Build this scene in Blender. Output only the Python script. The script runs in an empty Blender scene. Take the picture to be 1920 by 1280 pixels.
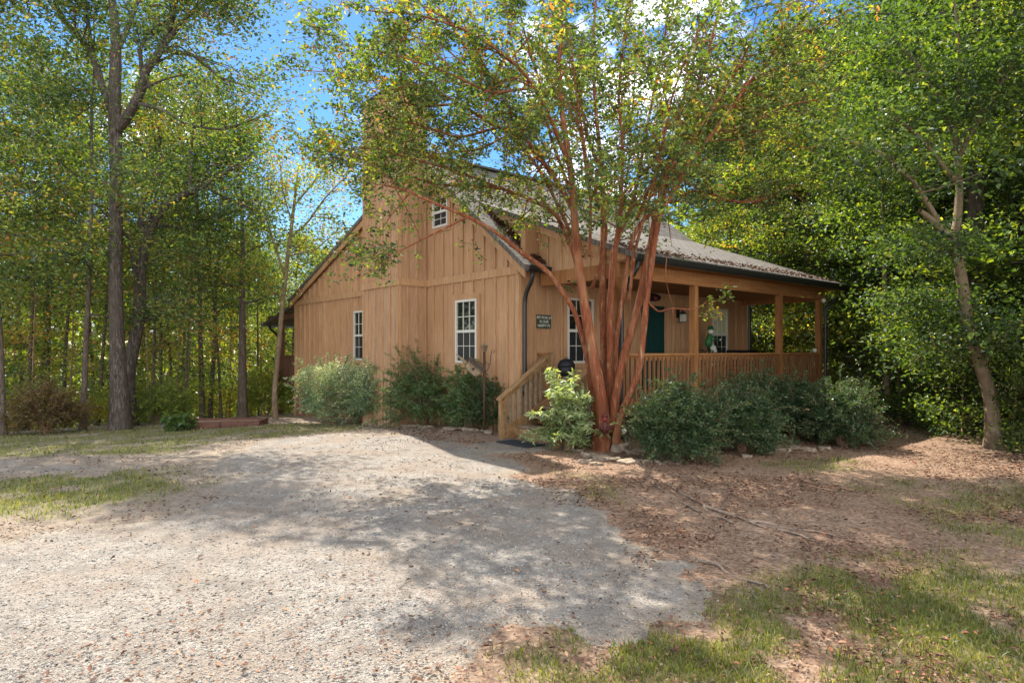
import bpy, math, random
import numpy as np
from mathutils import Vector, noise as mnoise
R = math.radians
random.seed(5)
sc = bpy.context.scene
col = sc.collection
PI = math.pi

# ------------------------------------------------------------------ camera model
F, CX, HY, HC = 1183.0, 960.0, 656.0, 1.70
def at(px, py, D):
    return np.array([(px-CX)/F*D, D, HC+(HY-py)/F*D])

# ------------------------------------------------------------------ numeric noise
def _hash(ix, iy, seed):
    h = (ix.astype(np.int64)*374761393 + iy.astype(np.int64)*668265263 + seed*982451653) & 0x7fffffff
    h = ((h ^ (h >> 13))*1274126177) & 0x7fffffff
    return ((h ^ (h >> 16)) & 0xffff)/65535.0
def vnoise(x, y, seed=0):
    x = np.asarray(x, float); y = np.asarray(y, float)
    ix = np.floor(x); iy = np.floor(y); fx = x-ix; fy = y-iy
    ux = fx*fx*(3-2*fx); uy = fy*fy*(3-2*fy)
    a = _hash(ix, iy, seed); b = _hash(ix+1, iy, seed); c = _hash(ix, iy+1, seed); d = _hash(ix+1, iy+1, seed)
    return (a*(1-ux)+b*ux)*(1-uy)+(c*(1-ux)+d*ux)*uy
def fbm(x, y, seed=0, o=4):
    s = 0; a = .5; t = 0
    for k in range(o):
        s = s+a*vnoise(x*2**k+17.3*k, y*2**k+9.1*k, seed+k); t += a; a *= .5
    return s/t

# ------------------------------------------------------------------ house frame and ground height
A0 = np.array([0.162, 12.77]); HROT = math.atan2(.64, .768)
VX = np.array([math.cos(HROT), math.sin(HROT)]); UX = np.array([-math.sin(HROT), math.cos(HROT)])
def hw(X, Y, z=0.0):
    p = A0+X*VX+Y*UX
    return np.array([p[0], p[1], z])
def sstep(a, b, x):
    t = np.clip((np.asarray(x, float)-a)/(b-a), 0, 1); return t*t*(3-2*t)
def gz(x, y):
    x = np.asarray(x, float); y = np.asarray(y, float)
    e = (x-1.93)*UX[0]+(y-11.43)*UX[1]
    z = -0.052*np.clip(e-3, 0, 13)*sstep(2, 7, e) - 0.12*np.clip(e-16, 0, 40)
    far = sstep(40, 90, np.hypot(x, y)); z = z*(1-far)+far*(-5.0)
    z = z+0.05*(fbm(x*.45, y*.45, 3)-.5)*(1-far)+0.02*(fbm(x*2.2, y*2.2, 8)-.5)*(1-far)
    return z
def gp(px, py):
    """ground point seen at a pixel of the photograph (flat approximation, then lifted to the real height)"""
    D = HC*F/(np.asarray(py, float)-HY)
    x = (np.asarray(px, float)-CX)/F*D
    for _ in range(4):
        D = (HC-gz(x, D))*F/(np.asarray(py, float)-HY); x = (np.asarray(px, float)-CX)/F*D
    return x, D
def gpt(px, py):
    x, y = gp(px, py); return np.array([float(x), float(y), float(gz(x, y))])

# ------------------------------------------------------------------ materials
def new_mat(name):
    m = bpy.data.materials.new(name); m.use_nodes = True
    nt = m.node_tree; nt.nodes.clear()
    out = nt.nodes.new('ShaderNodeOutputMaterial')
    return m, nt, out
def N(nt, t, **kw):
    n = nt.nodes.new(t)
    for k, v in kw.items():
        if k.startswith('i_'):
            key = k[2:]; key = int(key) if key.isdigit() else key.replace('_', ' ')
            n.inputs[key].default_value = v
        else: setattr(n, k, v)
    return n
def L(nt, a, b): nt.links.new(a, b)
def ramp(nt, fac, stops, interp='LINEAR'):
    r = nt.nodes.new('ShaderNodeValToRGB'); cr = r.color_ramp; cr.interpolation = interp
    while len(cr.elements) < len(stops): cr.elements.new(0.5)
    for e, (p, c) in zip(cr.elements, stops):
        e.position = p; e.color = (*c, 1) if len(c) == 3 else c
    L(nt, fac, r.inputs[0]); return r.outputs[0]
def noise(nt, vec, scale, detail=4, rough=.6, dist=0):
    n = N(nt, 'ShaderNodeTexNoise'); n.inputs['Scale'].default_value = scale; n.inputs['Detail'].default_value = detail
    n.inputs['Roughness'].default_value = rough; n.inputs['Distortion'].default_value = dist
    if vec is not None: L(nt, vec, n.inputs['Vector'])
    return n.outputs['Fac']
def mapping(nt, scale=(1, 1, 1), kind='Object', rot=(0, 0, 0)):
    tc = N(nt, 'ShaderNodeTexCoord'); mp = N(nt, 'ShaderNodeMapping')
    mp.inputs['Scale'].default_value = scale; mp.inputs['Rotation'].default_value = rot
    L(nt, tc.outputs[kind], mp.inputs['Vector']); return mp.outputs[0]
def mixc(nt, fac, a, b, mode='MIX'):
    m = N(nt, 'ShaderNodeMix', data_type='RGBA', blend_type=mode)
    for sock, v in ((m.inputs['Factor'], fac), (m.inputs['A'], a), (m.inputs['B'], b)):
        pass
    def put(s, v):
        if isinstance(v, (int, float)): s.default_value = v
        elif isinstance(v, tuple): s.default_value = (*v, 1) if len(v) == 3 else v
        else: L(nt, v, s)
    put(m.inputs[0], fac); put(m.inputs[6], a); put(m.inputs[7], b)
    return m.outputs[2]
def math_n(nt, op, a, b=None):
    n = N(nt, 'ShaderNodeMath', operation=op)
    for i, v in enumerate((a, b)):
        if v is None: continue
        if isinstance(v, (int, float)): n.inputs[i].default_value = v
        else: L(nt, v, n.inputs[i])
    return n.outputs[0]
def bsdf(nt, out, colr, rough=.7, spec=.3, bump=None, bstr=.3, bdist=.01, metal=0):
    b = N(nt, 'ShaderNodeBsdfPrincipled')
    if isinstance(colr, tuple): b.inputs['Base Color'].default_value = (*colr, 1)
    else: L(nt, colr, b.inputs['Base Color'])
    if isinstance(rough, (int, float)): b.inputs['Roughness'].default_value = rough
    else: L(nt, rough, b.inputs['Roughness'])
    b.inputs['Specular IOR Level'].default_value = spec; b.inputs['Metallic'].default_value = metal
    if bump is not None:
        bp = N(nt, 'ShaderNodeBump'); bp.inputs['Strength'].default_value = bstr; bp.inputs['Distance'].default_value = bdist
        L(nt, bump, bp.inputs['Height']); L(nt, bp.outputs[0], b.inputs['Normal'])
    L(nt, b.outputs[0], out.inputs[0]); return b

def m_wood(name, c1, c2, c3, scale=(14, 14, 1.2), rough=.75, stain=.5, rot=(0, 0, 0), panels=False):
    m, nt, out = new_mat(name)
    v = mapping(nt, scale, rot=rot); v2 = mapping(nt, (1.1, 1.1, .55)); v3 = mapping(nt, (60, 60, 3), rot=rot)
    g = noise(nt, v, 1.0, 6, .65); big = noise(nt, v2, 1.0, 5, .6); fine = noise(nt, v3, 1.0, 3, .6)
    c = ramp(nt, g, [(.3, c2), (.5, c1), (.72, c3)])
    c = mixc(nt, ramp(nt, big, [(.42, (0, 0, 0)), (.7, (stain,)*3)]), c, c2)
    c = mixc(nt, ramp(nt, fine, [(.35, (.55,)*3), (.6, (0,)*3)]), c, tuple(k*.72 for k in c2))
    if panels:
        sx_ = N(nt, 'ShaderNodeSeparateXYZ'); L(nt, mapping(nt), sx_.inputs[0])
        wn = N(nt, 'ShaderNodeTexWhiteNoise', noise_dimensions='1D'); L(nt, math_n(nt, 'FLOOR', math_n(nt, 'DIVIDE', math_n(nt, 'ADD', sx_.outputs[0], sx_.outputs[1]), .4)), wn.inputs['W'])
        c = mixc(nt, math_n(nt, 'MULTIPLY', wn.outputs[0], .32), c, tuple(k*.8 for k in c2))
        drip = noise(nt, mapping(nt, (9, 9, .35)), 1.0, 4, .6)
        c = mixc(nt, ramp(nt, drip, [(.55, (0,)*3), (.75, (.45,)*3)]), c, (.19, .115, .07))
    bsdf(nt, out, c, rough, .2, fine, .25, .004)
    return m
def m_plain(name, c, rough=.5, spec=.4, metal=0, var=.15, scale=6, bump=.0):
    m, nt, out = new_mat(name)
    n = noise(nt, mapping(nt), scale, 5, .65)
    cc = ramp(nt, n, [(.3, tuple(k*(1-var) for k in c)), (.7, tuple(min(1, k*(1+var)) for k in c))])
    bsdf(nt, out, cc, rough, spec, n if bump else None, bump or .1, .01, metal)
    return m
def m_leaf(name, stops, trans=.42, rough=.42, gloss=.07, ty=(1.8, 1.75, .5)):
    rough = min(.62, rough+.18); gloss *= .25; trans = min(.56, trans+.05)
    m, nt, out = new_mat(name)
    a = N(nt, 'ShaderNodeAttribute', attribute_name='tint', attribute_type='GEOMETRY')
    c = ramp(nt, a.outputs['Fac'], stops)
    d = N(nt, 'ShaderNodeBsdfDiffuse'); t = N(nt, 'ShaderNodeBsdfTranslucent'); g = N(nt, 'ShaderNodeBsdfGlossy')
    L(nt, c, d.inputs[0])
    tc = mixc(nt, 1.0, c, ty, 'MULTIPLY'); L(nt, tc, t.inputs[0])
    g.inputs['Roughness'].default_value = rough; g.inputs[0].default_value = (.9, .95, 1, 1)
    m1 = N(nt, 'ShaderNodeMixShader'); m1.inputs[0].default_value = trans; L(nt, d.outputs[0], m1.inputs[1]); L(nt, t.outputs[0], m1.inputs[2])
    lw = N(nt, 'ShaderNodeFresnel'); lw.inputs[0].default_value = 1.4
    f = math_n(nt, 'ADD', math_n(nt, 'MULTIPLY', lw.outputs[0], .11), gloss)
    m2 = N(nt, 'ShaderNodeMixShader'); L(nt, f, m2.inputs[0]); L(nt, m1.outputs[0], m2.inputs[1]); L(nt, g.outputs[0], m2.inputs[2])
    L(nt, m2.outputs[0], out.inputs[0]); return m
def m_tint(name, stops, rough=.8, spec=.15):
    m, nt, out = new_mat(name)
    a = N(nt, 'ShaderNodeAttribute', attribute_name='tint', attribute_type='GEOMETRY')
    bsdf(nt, out, ramp(nt, a.outputs['Fac'], stops), rough, spec); return m
def m_bark(name, c1, c2, c3, sc_=(7, 7, 1.6), bump=.8, moss=None):
    m, nt, out = new_mat(name)
    g = noise(nt, mapping(nt, sc_), 3.0, 7, .7, .4); p = noise(nt, mapping(nt, (2, 2, .8)), 2.0, 4, .6)
    c = ramp(nt, g, [(.32, c1), (.5, c2), (.68, c3)])
    c = mixc(nt, ramp(nt, p, [(.45, (0,)*3), (.62, (.8,)*3)]), c, moss or c2)
    bsdf(nt, out, c, .85, .15, g, bump, .03); return m

M = {}
M['siding'] = m_wood('tan_siding', (.52, .305, .165), (.40, .215, .108), (.58, .37, .22), stain=.75, panels=True)
M['trim'] = m_wood('tan_trim', (.50, .29, .15), (.38, .205, .10), (.56, .35, .205), stain=.6)
M['chimsiding'] = m_wood('weathered_tan_siding', (.51, .315, .185), (.38, .215, .118), (.58, .39, .255), stain=.8, panels=True)
M['deck'] = m_wood('weathered_deck_wood', (.34, .20, .09), (.20, .11, .05), (.44, .30, .16), (9, 9, 9))
M['post'] = m_wood('stained_post_wood', (.34, .155, .055), (.23, .09, .032), (.42, .22, .085), (12, 12, 1.2))
M['baluster'] = m_wood('stained_baluster_wood', (.25, .12, .05), (.15, .065, .03), (.33, .185, .09), (20, 20, 1.5))
M['beam'] = m_wood('stained_beam_wood', (.37, .175, .066), (.26, .105, .038), (.44, .24, .10), (1.2, 14, 14))
M['greywood'] = m_wood('grey_weathered_wood', (.30, .22, .14), (.17, .12, .07), (.42, .34, .24), (10, 10, 10))
M['redtimber'] = m_wood('red_stained_timber', (.15, .07, .05), (.085, .04, .03), (.21, .11, .08), (4, 4, 20))
M['rearpost'] = m_wood('dark_stained_post', (.16, .075, .045), (.10, .045, .03), (.22, .12, .07), (12, 12, 1.2))
M['white'] = m_plain('white_vinyl', (.58, .55, .48), .45, .4, var=.06)
M['black'] = m_plain('black_metal', (.018, .018, .018), .35, .5, var=.3)
M['iron'] = m_plain('wrought_iron', (.02, .017, .015), .5, .4, var=.4)
M['rustiron'] = m_plain('rusty_iron', (.07, .035, .02), .7, .3, var=.5, scale=30)
M['door'] = m_plain('teal_door_paint', (.006, .038, .036), .45, .4, var=.15)
M['mat'] = m_plain('dark_rubber_mat', (.035, .037, .04), .8, .2, var=.5, scale=40)
M['stone'] = m_plain('bed_stone', (.26, .20, .145), .9, .15, var=.5, scale=9, bump=.5)
M['globe'] = m_plain('frosted_globe', (.75, .73, .62), .35, .5, var=.05)
M['blind'] = m_plain('pale_blind', (.55, .55, .36), .7, .2, var=.08)
M['figgreen'] = m_plain('green_paint', (.03, .14, .045), .5, .4)
M['figwhite'] = m_plain('white_paint', (.6, .62, .55), .5, .4)
M['figred'] = m_plain('dull_red_paint', (.24, .035, .035), .55, .4, var=.4, scale=30)
M['figdark'] = m_plain('dark_red_brown', (.09, .025, .02), .6, .3, var=.6, scale=40)
M['fabric'] = m_plain('black_cover', (.012, .012, .016), .55, .4, var=.3)
M['foundation'] = m_plain('red_brown_skirting', (.25, .115, .065), .85, .2, var=.25, scale=4, bump=.2)
M['ceiling'] = m_wood('porch_ceiling_wood', (.27, .15, .07), (.18, .09, .04), (.34, .2, .1), (1.2, 14, 14))
def m_glass():
    m, nt, out = new_mat('window_glass')
    n = noise(nt, mapping(nt), 2.2, 2)
    b = bsdf(nt, out, (.012, .014, .013), .03, .9, n, .05, .01); return m
M['glass'] = m_glass()
def m_screen():
    m, nt, out = new_mat('insect_screen'); bsdf(nt, out, (.02, .022, .024), .3, .35); return m
M['screen'] = m_screen()
def m_shingle():
    m, nt, out = new_mat('asphalt_shingles')
    tc = N(nt, 'ShaderNodeTexCoord')
    br = N(nt, 'ShaderNodeTexBrick'); br.offset = .5
    br.inputs['Scale'].default_value = 1; br.inputs['Brick Width'].default_value = .3; br.inputs['Row Height'].default_value = .115
    br.inputs['Mortar Size'].default_value = .012; br.inputs['Mortar Smooth'].default_value = .3
    br.inputs['Color1'].default_value = (.095, .08, .068, 1); br.inputs['Color2'].default_value = (.18, .158, .14, 1); br.inputs['Mortar'].default_value = (.035, .03, .027, 1)
    L(nt, tc.outputs['Object'], br.inputs['Vector'])
    n = noise(nt, tc.outputs['Object'], 1.3, 6, .7); n2 = noise(nt, tc.outputs['Object'], 60, 2)
    c = mixc(nt, ramp(nt, n, [(.45, (0,)*3), (.7, (.7,)*3)]), br.outputs[0], (.085, .075, .055))
    c = mixc(nt, math_n(nt, 'MULTIPLY', n2, .5), c, (.21, .187, .168))
    inv = math_n(nt, 'SUBTRACT', 1.0, br.outputs['Fac'])
    bsdf(nt, out, c, .85, .25, inv, 1.0, .025); return m
M['shingle'] = m_shingle()
M['oakbark'] = m_bark('oak_bark', (.022, .017, .014), (.065, .052, .042), (.19, .165, .14))
M['darkbark'] = m_bark('dark_bark', (.04, .03, .024), (.095, .072, .055), (.19, .16, .13))
M['palebark'] = m_bark('pale_bark', (.07, .05, .03), (.18, .13, .08), (.32, .25, .17), (3, 3, 1.6), .4)
M['crapebark'] = m_bark('peeling_red_bark', (.11, .035, .018), (.30, .105, .05), (.50, .30, .17), (7, 7, .5), 1.0, (.15, .042, .02))
def m_crape():
    m, nt, out = new_mat('peeling_red_bark')
    a = noise(nt, mapping(nt, (5, 5, .9)), 3.0, 6, .65, .6); b_ = noise(nt, mapping(nt, (16, 16, 1.2)), 3.0, 5, .7, .3); p = noise(nt, mapping(nt, (1.6, 1.6, .7)), 1.5, 3, .6)
    c = ramp(nt, a, [(.30, (.16, .05, .022)), (.46, (.25, .07, .03)), (.58, (.31, .11, .048)), (.64, (.44, .25, .14)), (.78, (.28, .15, .08))])
    c = mixc(nt, ramp(nt, b_, [(.40, (.85,)*3), (.50, (0,)*3)]), c, (.10, .045, .025))
    c = mixc(nt, ramp(nt, p, [(.5, (0,)*3), (.68, (.4,)*3)]), c, (.42, .22, .11))
    h = math_n(nt, 'ADD', a, b_)
    bsdf(nt, out, c, .75, .2, h, 1.0, .035); return m
M['crapebark'] = m_crape()
M['twig'] = m_bark('twig_bark', (.14, .07, .045), (.24, .14, .09), (.36, .25, .17), (9, 9, 2), .3)
M['root'] = m_bark('root_bark', (.16, .11, .08), (.30, .22, .16), (.42, .33, .25), (9, 9, 9), .4)
G1 = (.024, .046, .014); G2 = (.062, .11, .022); G3 = (.14, .19, .032); YG = (.24, .27, .035); Y = (.36, .27, .04); O = (.36, .15, .035); BR = (.16, .075, .04)
M['lf_crape'] = m_leaf('crape_myrtle_leaf', [(0, (.014, .03, .010)), (.36, (.07, .12, .024)), (.68, (.17, .23, .032)), (.88, (.36, .34, .04)), (.97, (.38, .27, .035)), (1, (.38, .14, .03))])
M['lf_oak'] = m_leaf('oak_leaf', [(0, G1), (.4, G2), (.68, G3), (.86, (.26, .22, .035)), (.97, (.3, .16, .03)), (1, BR)])
M['lf_yellow'] = m_leaf('yellow_green_leaf', [(0, (.016, .034, .010)), (.35, (.075, .125, .024)), (.75, (.22, .27, .036)), (.97, (.42, .34, .045)), (1, (.4, .17, .035))], .5)
M['lf_green'] = m_leaf('deep_green_leaf', [(0, G1), (.45, G2), (.8, (.095, .15, .03)), (1, (.24, .26, .05))], .42, .38, .06)
M['lf_maple'] = m_leaf('maple_leaf', [(0, (.026, .052, .014)), (.42, (.08, .135, .024)), (.78, (.19, .26, .034)), (1, (.38, .37, .05))], .48, .42, .05)
M['lf_dark'] = m_leaf('dark_shrub_leaf', [(0, (.016, .036, .014)), (.5, (.046, .086, .03)), (.85, (.10, .145, .05)), (1, (.2, .19, .09))], .28, .34, .06)
M['lf_silver'] = m_leaf('silvery_leaf', [(0, (.045, .09, .045)), (.5, (.11, .18, .085)), (.78, (.30, .37, .23)), (1, (.66, .68, .57))], .35, .36, .09)
M['lf_nandina'] = m_leaf('nandina_leaf', [(0, (.025, .06, .025)), (.5, (.06, .12, .04)), (.85, (.13, .2, .06)), (1, (.28, .12, .07))], .36, .35, .07)
M['lf_pale'] = m_leaf('pale_variegated_leaf', [(0, (.06, .11, .035)), (.4, (.14, .2, .07)), (.75, (.34, .4, .2)), (1, (.5, .52, .34))], .36, .34, .09)
M['lf_brown'] = m_leaf('russet_shrub_leaf', [(0, (.07, .04, .025)), (.4, (.13, .07, .035)), (.75, (.15, .13, .04)), (1, (.24, .2, .05))], .35, .5, .03)
M['litter'] = m_tint('fallen_leaf', [(0, (.06, .027, .018)), (.35, (.13, .06, .036)), (.65, (.21, .115, .068)), (.9, (.33, .21, .125)), (1, (.38, .13, .06))], .75, .2)
M['grass'] = m_leaf('grass_blade', [(0, (.075, .09, .022)), (.35, (.14, .16, .04)), (.65, (.26, .24, .07)), (.85, (.40, .34, .16)), (1, (.34, .24, .13))], .35, .5, .03)
M['pebble'] = m_tint('gravel_stone', [(0, (.05, .05, .05)), (.2, (.12, .113, .105)), (.5, (.225, .205, .178)), (.8, (.33, .305, .27)), (.95, (.46, .44, .40)), (1, (.3, .15, .09))], .85, .2)

# ------------------------------------------------------------------ mesh helpers
def arr_mesh(name, V, Fc, mat, parent=None, tint=None, smooth=False):
    V = np.asarray(V, np.float32); Fc = np.asarray(Fc, np.int32); k = Fc.shape[1]
    me = bpy.data.meshes.new(name)
    me.vertices.add(len(V)); me.vertices.foreach_set('co', V.ravel())
    me.loops.add(Fc.size); me.loops.foreach_set('vertex_index', Fc.ravel())
    me.polygons.add(len(Fc)); me.polygons.foreach_set('loop_start', np.arange(0, Fc.size, k, dtype=np.int32))
    try: me.polygons.foreach_set('loop_total', np.full(len(Fc), k, np.int32))
    except Exception: pass
    if smooth: me.polygons.foreach_set('use_smooth', np.ones(len(Fc), bool))
    me.update(calc_edges=True)
    if tint is not None:
        at_ = me.attributes.new('tint', 'FLOAT', 'POINT'); at_.data.foreach_set('value', np.asarray(tint, np.float32))
    me.materials.append(mat)
    o = bpy.data.objects.new(name, me); col.objects.link(o)
    if parent is not None: o.parent = parent
    return o
class MB:
    """collects boxes, tubes and polygons for ONE mesh"""
    def __init__(s): s.v = []; s.f = []; s.n = 0
    def add(s, vs, fs):
        s.v += [tuple(map(float, p)) for p in vs]; s.f += [tuple(i+s.n for i in f) for f in fs]; s.n += len(vs); return s
    def box(s, x0, x1, y0, y1, z0, z1):
        return s.add([(x0, y0, z0), (x1, y0, z0), (x1, y1, z0), (x0, y1, z0), (x0, y0, z1), (x1, y0, z1), (x1, y1, z1), (x0, y1, z1)],
                     [(0, 3, 2, 1), (4, 5, 6, 7), (0, 1, 5, 4), (1, 2, 6, 5), (2, 3, 7, 6), (3, 0, 4, 7)])
    def hexa(s, p):
        return s.add(p, [(0, 3, 2, 1), (4, 5, 6, 7), (0, 1, 5, 4), (1, 2, 6, 5), (2, 3, 7, 6), (3, 0, 4, 7)])
    def prism(s, pts, off):
        """polygon pts (3-D) swept by vector off"""
        n = len(pts); off = np.array(off, float)
        a = [np.array(p, float) for p in pts]; b = [p+off for p in a]
        fs = [tuple(range(n))[::-1], tuple(range(n, 2*n))]+[(i, (i+1) % n, n+(i+1) % n, n+i) for i in range(n)]
        return s.add(a+b, fs)
    def bar(s, a, b, w, h, up=(0, 0, 1)):
        a = Vector(a); b = Vector(b); d = (b-a).normalized(); up = Vector(up)
        sd = d.cross(up).normalized()*(w/2); u = sd.cross(d).normalized()*(h/2)
        return s.hexa([a-sd-u, a+sd-u, b+sd-u, b-sd-u, a-sd+u, a+sd+u, b+sd+u, b-sd+u])
    def tube(s, pts, r, n=8, cap=True):
        V, Fq = tube_arr(pts, r if hasattr(r, '__len__') else [r]*len(pts), n)
        fs = [tuple(q) for q in Fq]
        if cap: fs += [tuple(range(n))[::-1], tuple(range(len(V)-n, len(V)))]
        return s.add(V, fs)
    def lathe(s, c, prof, n=16, axis=None):
        c = np.array(c, float); pts = [c+np.array([0, 0, z]) for r, z in prof]
        return s.tube(pts, [max(r, 1e-3) for r, z in prof], n)
    def sphere(s, c, r, n=12, m=8, sq=(1, 1, 1)):
        c = np.array(c, float); vs = []; fs = []
        for i in range(m+1):
            th = PI*i/m
            for j in range(n):
                ph = 2*PI*j/n; vs.append(c+r*np.array([math.sin(th)*math.cos(ph)*sq[0], math.sin(th)*math.sin(ph)*sq[1], math.cos(th)*sq[2]]))
        for i in range(m):
            for j in range(n): fs.append((i*n+j, (i+1)*n+j, (i+1)*n+(j+1) % n, i*n+(j+1) % n))
        return s.add(vs, fs)
    def build(s, name, mat, parent=None, smooth=False):
        me = bpy.data.meshes.new(name); me.from_pydata(s.v, [], s.f); me.update()
        if smooth:
            me.polygons.foreach_set('use_smooth', np.ones(len(me.polygons), bool))
        me.materials.append(mat); o = bpy.data.objects.new(name, me); col.objects.link(o)
        if parent is not None: o.parent = parent
        return o
def tube_arr(pts, radii, n=6):
    P = np.asarray(pts, float); m = len(P); T = np.gradient(P, axis=0); T /= (np.linalg.norm(T, axis=1, keepdims=True)+1e-9)
    ref = np.array([1.0, 0, 0]) if abs(T[:, 0]).mean() < .7 else np.array([0, 1.0, 0])
    A = np.cross(T, ref); A /= (np.linalg.norm(A, axis=1, keepdims=True)+1e-9); B = np.cross(T, A)
    ang = np.arange(n)*2*PI/n; r = np.asarray(radii, float)[:, None, None]
    V = P[:, None, :]+r*(np.cos(ang)[None, :, None]*A[:, None, :]+np.sin(ang)[None, :, None]*B[:, None, :])
    V = V.reshape(-1, 3)
    i = np.arange(m-1)[:, None]*n; j = np.arange(n)[None, :]
    Fq = np.stack([i+j, i+(j+1) % n, i+n+(j+1) % n, i+n+j], -1).reshape(-1, 4)
    return V, Fq
class Tubes:
    def __init__(s): s.V = []; s.F = []; s.n = 0
    def add(s, pts, radii, n=6):
        V, Fq = tube_arr(pts, radii, n); s.V.append(V); s.F.append(Fq+s.n); s.n += len(V)
    def build(s, name, mat, parent=None, origin=(0, 0, 0)):
        return arr_mesh(name, np.concatenate(s.V)-np.array(origin), np.concatenate(s.F), mat, parent, None, True)
def unit(a): return a/(np.linalg.norm(a, axis=-1, keepdims=True)+1e-9)
def leaf_geo(P, size, asp, rs, upb=1.0, droop=.25, fold=.18, d=None):
    n = len(P)
    if d is None: d = unit(rs.randn(n, 3)*[1, 1, .45]+[0, 0, -droop])
    up = unit(np.array([0, 0, upb])+rs.randn(n, 3)*.6)
    side = unit(np.cross(up, d)); nr = np.cross(d, side)
    Ln = (np.asarray(size)*(.65+.7*rs.rand(n)))[:, None]; W = Ln*asp
    f = (fold*(.3+1.2*rs.rand(n)))[:, None]*W
    tip = P+d*Ln-nr*Ln*.12
    V = np.stack([P, P+d*Ln*.3+side*W*.46+nr*f, P+d*Ln*.66+side*W*.36+nr*f*.8, tip, P+d*Ln*.66-side*W*.36+nr*f*.8, P+d*Ln*.3-side*W*.46+nr*f], 1).reshape(-1, 3)
    b = np.arange(n)[:, None]*6
    Fq = np.concatenate([b+np.array([[0, 3, 2, 1]]), b+np.array([[0, 5, 4, 3]])], 0)
    return V, Fq
def leaf_obj(name, P, tint, size, asp, rs, mat, parent=None, origin=(0, 0, 0), **kw):
    V, Fq = leaf_geo(P, size, asp, rs, **kw)
    return arr_mesh(name, V-np.array(origin), Fq, mat, parent, np.repeat(np.clip(tint, 0, 1), 6))
def resample(pts, k):
    P = np.asarray(pts, float); seg = np.r_[0, np.cumsum(np.linalg.norm(np.diff(P, axis=0), axis=1))]; seg /= seg[-1]
    t = np.linspace(0, 1, k); Q = np.stack([np.interp(t, seg, P[:, i]) for i in range(P.shape[1])], 1)
    for _ in range(max(1, k//len(P)//2)): Q[1:-1] = (Q[:-2]+2*Q[1:-1]+Q[2:])/4
    return Q

def tag(o, label=None, cat=None, group=None, kind=None):
    if label: o['label'] = label
    if cat: o['category'] = cat
    if group: o['group'] = group
    if kind: o['kind'] = kind
    return o
def empty(name, loc, rz=0, label=None, cat=None, group=None):
    o = bpy.data.objects.new(name, None); o.empty_display_size = .3; col.objects.link(o)
    o.location = tuple(map(float, loc)); o.rotation_euler = (0, 0, rz)
    return tag(o, label, cat, group)
def copy_tree(root, loc, rz, s, label, group):
    r = root.copy(); col.objects.link(r); r.location = tuple(map(float, loc)); r.rotation_euler = (0, 0, rz); r.scale = (s, s, s)
    r['label'] = label; r['group'] = group
    for ch in list(root.children):
        c = ch.copy(); col.objects.link(c); c.parent = r
    return r

# ------------------------------------------------------------------ camera, world, sun
cam_d = bpy.data.cameras.new('camera'); cam = bpy.data.objects.new('camera', cam_d); col.objects.link(cam)
cam.location = (0, 0, HC); cam.rotation_euler = (R(90), 0, 0)
cam_d.sensor_width = 36; cam_d.lens = F/1920*36; cam_d.shift_y = (HY-640)/1920; cam_d.clip_end = 1500; cam_d.clip_start = .05
sc.camera = cam
SAZ, SEL = -25.0, 49.0      # degrees from +Y (negative = left), elevation
sd = Vector((math.sin(R(SAZ))*math.cos(R(SEL)), math.cos(R(SAZ))*math.cos(R(SEL)), math.sin(R(SEL))))
sun_d = bpy.data.lights.new('sun', 'SUN'); sun_d.energy = 4.3; sun_d.angle = R(.53); sun_d.color = (1, .93, .82)
sun = bpy.data.objects.new('sun', sun_d); col.objects.link(sun); sun.rotation_euler = (-sd).to_track_quat('-Z', 'Y').to_euler(); sun.location = (-20, 40, 60)
w = bpy.data.worlds.new('World'); sc.world = w; w.use_nodes = True; nt = w.node_tree; nt.nodes.clear()
out = nt.nodes.new('ShaderNodeOutputWorld'); bg = nt.nodes.new('ShaderNodeBackground')
sky = nt.nodes.new('ShaderNodeTexSky'); sky.sky_type = 'NISHITA'; sky.sun_disc = False
sky.sun_elevation = R(SEL); sky.sun_rotation = R(SAZ); sky.air_density = 1.0; sky.dust_density = .15; sky.ozone_density = 3.0
hs = N(nt, 'ShaderNodeHueSaturation'); hs.inputs['Saturation'].default_value = 1.3; hs.inputs['Value'].default_value = .44; L(nt, sky.outputs[0], hs.inputs['Color'])
tc = N(nt, 'ShaderNodeTexCoord')
mp = N(nt, 'ShaderNodeMapping'); mp.inputs['Scale'].default_value = (1.6, 1.6, 3.2); mp.inputs['Location'].default_value = (1.35, .62, .2); L(nt, tc.outputs['Generated'], mp.inputs[0])
cn = noise(nt, mp.outputs[0], 2.1, 8, .58, .3)
sx = N(nt, 'ShaderNodeSeparateXYZ'); L(nt, tc.outputs['Generated'], sx.inputs[0])
back = math_n(nt, 'MULTIPLY', math_n(nt, 'SUBTRACT', .45, sx.outputs[1]), .085)      # extra cloud, unseen behind the viewer, added to lift the fill light
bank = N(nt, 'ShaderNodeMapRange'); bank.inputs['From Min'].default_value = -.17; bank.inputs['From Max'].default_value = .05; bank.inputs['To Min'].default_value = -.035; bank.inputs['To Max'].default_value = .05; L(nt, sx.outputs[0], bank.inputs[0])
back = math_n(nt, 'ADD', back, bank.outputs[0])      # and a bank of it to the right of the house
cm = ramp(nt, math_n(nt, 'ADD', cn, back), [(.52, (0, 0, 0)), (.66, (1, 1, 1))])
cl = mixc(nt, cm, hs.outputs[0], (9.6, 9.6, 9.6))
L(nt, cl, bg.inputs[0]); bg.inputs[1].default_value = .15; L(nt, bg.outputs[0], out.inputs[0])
vs = sc.view_settings; vs.view_transform = 'Standard'; vs.look = 'None'; vs.exposure = 1.55; vs.gamma = 1
sc.cycles.max_bounces = 8; sc.cycles.diffuse_bounces = 4; sc.cycles.glossy_bounces = 3; sc.cycles.transmission_bounces = 6
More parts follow.
